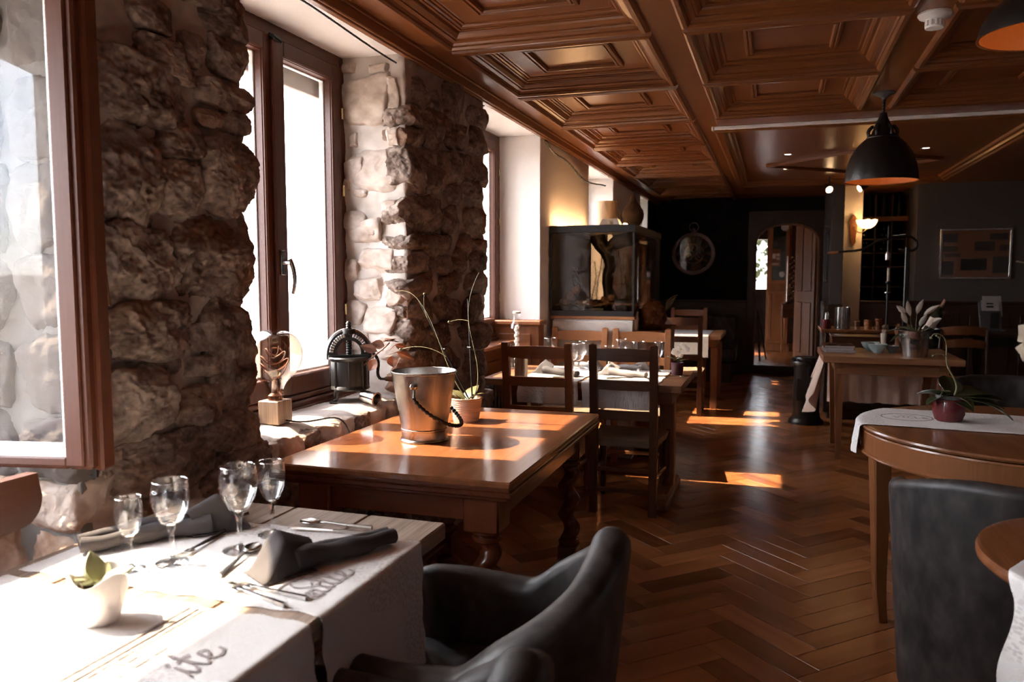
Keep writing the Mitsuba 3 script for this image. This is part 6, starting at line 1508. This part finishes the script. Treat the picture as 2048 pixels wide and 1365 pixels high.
# ------------------------------------------------------------------ the room beyond the arch
cb_ = thing('cabinet', 'tall pine corner cabinet with a dark glass door in the room beyond the arch', 'cabinet')
add('body', box((-.13, 13.55, DZ), (.24, 14.0, 2.42), .005), W_DOOR, cb_, grain=2)
add('upper_door', frame_xz(-.10, .21, 1.22, 2.36, .055, 13.53, 13.552), W_DOOR, cb_, grain=2)
add('door_glass', box((-.05, 13.54, 1.27), (.16, 13.546, 2.31), .001), 'bottle_glass', cb_)
add('lower_door', frame_xz(-.10, .21, .25, 1.10, .055, 13.53, 13.552), W_DOOR, cb_, grain=2)
add('lower_panel', box((-.05, 13.536, .30), (.16, 13.552, 1.05), .006), W_DOOR, cb_, grain=2)
add('plate', CAT([place(lathe([(0, 0), (.06, 0), (.06, .008), (0, .01)], n=24), mat4((.13, 13.53, z), rx=PI / 2)) for z in (2.12,)]), 'paper', cb_)
add('plate', place(lathe([(0, 0), (.045, 0), (.045, .008), (0, .01)], n=24), mat4((.10, 13.53, 1.37), rx=PI / 2)), 'paper', cb_)
po_ = thing('poster', 'small brown notice with white blocks on the pine cabinet door', 'poster')
add('sheet', box((-.07, 13.525, 1.50), (.075, 13.529, 1.78), .001), 'paper_brown', po_)
for x, z, w, h in ((-.05, 1.62, .05, .08), (.01, 1.66, .05, .04), (.01, 1.60, .05, .04), (-.055, 1.52, .10, .03)):
    add('white_block', box((x, 13.523, z), (x + w, 13.5255, z + h), .0005), 'paper', po_)
nt_ = thing('side_table', 'small antique two-drawer stand on thin legs beyond the arch', 'table')
add('body', box((.10, 12.85, .70), (.38, 13.10, .92), .004), W_DOOR, nt_)
for z in (.715, .815): add('drawer', box((.115, 12.838, z), (.365, 12.852, z + .09), .004), W_PANEL, nt_, grain=0)
for x in (.115, .35):
    for y in (12.87, 13.07): add('leg', tube([(x, y, .71), (x + .01, y, .4), (x, y, DZ)], [.014, .009, .008], 8), W_DOOR, nt_)
gl_ = thing('bead_lamp', 'tall narrow lamp column of amber beads on the two-drawer stand', 'lamp')
add('column', box((.17, 12.93, .9205), (.185, 13.0, 1.65), .002), 'tin', gl_)
for k in range(26):
    add('bead', trimesh.creation.icosphere(subdivisions=1, radius=.017).apply_translation((.215 + .028 * (k % 3), 12.95, .98 + .026 * k)), 'brass' if k % 2 else 'copper', gl_)
add('foot', box((.16, 12.91, .9205), (.29, 13.0, .945), .003), 'black_iron', gl_)
dl = thing('door_leaf', 'open panelled pine door leaning back on the right beyond the arch', 'door')
DM = mat4((.53, 11.66, DZ + .005), PI / 2 + .30)
add('leaf', place(box((0, -.02, 0), (.80, .02, 2.02), .004), DM), W_DOOR, dl, grain=2)
for z0, z1 in ((.12, .85), (1.0, 1.9)):
    for x0, x1 in ((.10, .36), (.46, .70)): add('door_panel', place(box((x0, -.01, z0), (x1, .032, z1), .014), DM), W_DOOR, dl, grain=2)
add('handle', place(CAT([tube([(.74, .02, 1.0), (.74, .06, 1.0)], .008, 8), tube([(.74, .055, 1.0), (.64, .055, 1.0)], .008, 8)]), DM), 'brass', dl)
ea = thing('easel_sign', 'dark board leaning in the doorway of the bright room beyond the arch', 'board')
add('board', bar((-.18, 12.0, DZ + .001), (-.24, 12.02, .85), .03, .02, .003), 'black_iron', ea)
add('foot', bar((-.10, 12.25, DZ + .001), (-.23, 12.05, .84), .02, .02, .003), 'black_iron', ea)

# ------------------------------------------------------------------ outdoors: planting beyond the main window
def bush(x, y, z, r, n, bsdf, seed, L=.10):
    rr_ = np.random.RandomState(seed)
    base = leaf(L, L * .28, .7, .0, .2, n=5)
    g = grid(lambda u, v: np.stack([L * u, (v - .5) * L * .5 * np.sin(PI * np.clip(u, .05, .98)), -.2 * L * u ** 2], -1), 4, 3)[0]
    ms = []
    for k in range(n):
        d = rr_.normal(size=3); d /= np.linalg.norm(d); d[2] = abs(d[2])
        q = r * rr_.uniform(.5, 1) ** .6
        ms.append(aim(g, (x + d[0] * q, y + d[1] * q, z + d[2] * q * 1.1), math.atan2(d[1], d[0]) + rr_.uniform(-.6, .6), rr_.uniform(-.3, 1.0)))
    return CAT(ms)
for x, y, r, h, b, lab in ((-5.3, 7.12, .42, 1.8, 'foliage_pink', 'pinkish spiky shrub in the gravel outside the main window'), (-7.0, 9.5, .7, 3.2, 'foliage', 'green shrub beside the pinkish one outside the main window'), (-9.5, 13.1, .9, 4.2, 'foliage', 'taller green bush farther out in the garden')):
    s = thing('shrub', lab, 'shrub')
    add('foliage', bush(x, y, -.1 + h * .35, r, 900, b, int(-x * 10)), b, s, smooth=False)
    add('stem', tube([(x, y, -.13), (x + .05, y, h * .6)], [.04, .02], 8), 'bark', s)
pg = thing('pergola', 'grey pergola with a timber brace out in the garden', 'pergola')
for x, y in ((-8.4, 11.7), (-11.4, 15.6)): add('post', box((x, y, -.15), (x + .14, y + .14, 2.5), .01), W_RUST, pg, grain=2)
add('roof_beam', bar((-8.4, 11.7, 2.5), (-11.4, 15.6, 2.5), .16, .2, .01), W_RUST, pg)
add('brace', bar((-8.4, 11.8, 1.7), (-9.0, 12.5, 2.4), .1, .1, .01), 'grey_paint', pg)
hs = thing('house', 'pale neighbouring house with a low roof beyond the garden', 'building')
add('wall', box((-19, 13, -.15), (-13, 22, 2.8), .02), 'exterior_plaster', hs)
add('roof', place(extrude([(-3.4, 0), (3.4, 0), (0, 1.5)], 9.6), A([[1, 0, 0, -16], [0, 0, -1, 22.3], [0, 1, 0, 2.8], [0, 0, 0, 1.]])), 'driftwood', hs, smooth=False)
for y in (14.5, 17, 19.5): w = add('window', box((-13.02, y, .9), (-12.97, y + .9, 2.0), .01), 'black_plastic', hs)
for x, y, h, s in ((-3.0, 19.0, 3.2, 5), (-5.4, 24, 4.0, 9)):
    t = thing('tree', 'green tree seen through the window of the room beyond the arch' if s == 5 else 'second green tree, farther behind the window beyond the arch', 'tree')
    add('foliage', bush(x + 2.2, y, 1.2, 1.6, 900, 'foliage', s, .22), 'foliage', t, smooth=False)
    add('trunk', tube([(x + 2.2, y, -.14), (x + 2.2, y, 2.0)], [.12, .07], 10), 'bark', t)
add('garden_ground', box((XO + .01, Y1 + 4.0, -.32), (20, 40, -.12), .002), 'gravel_ground', kind='structure')
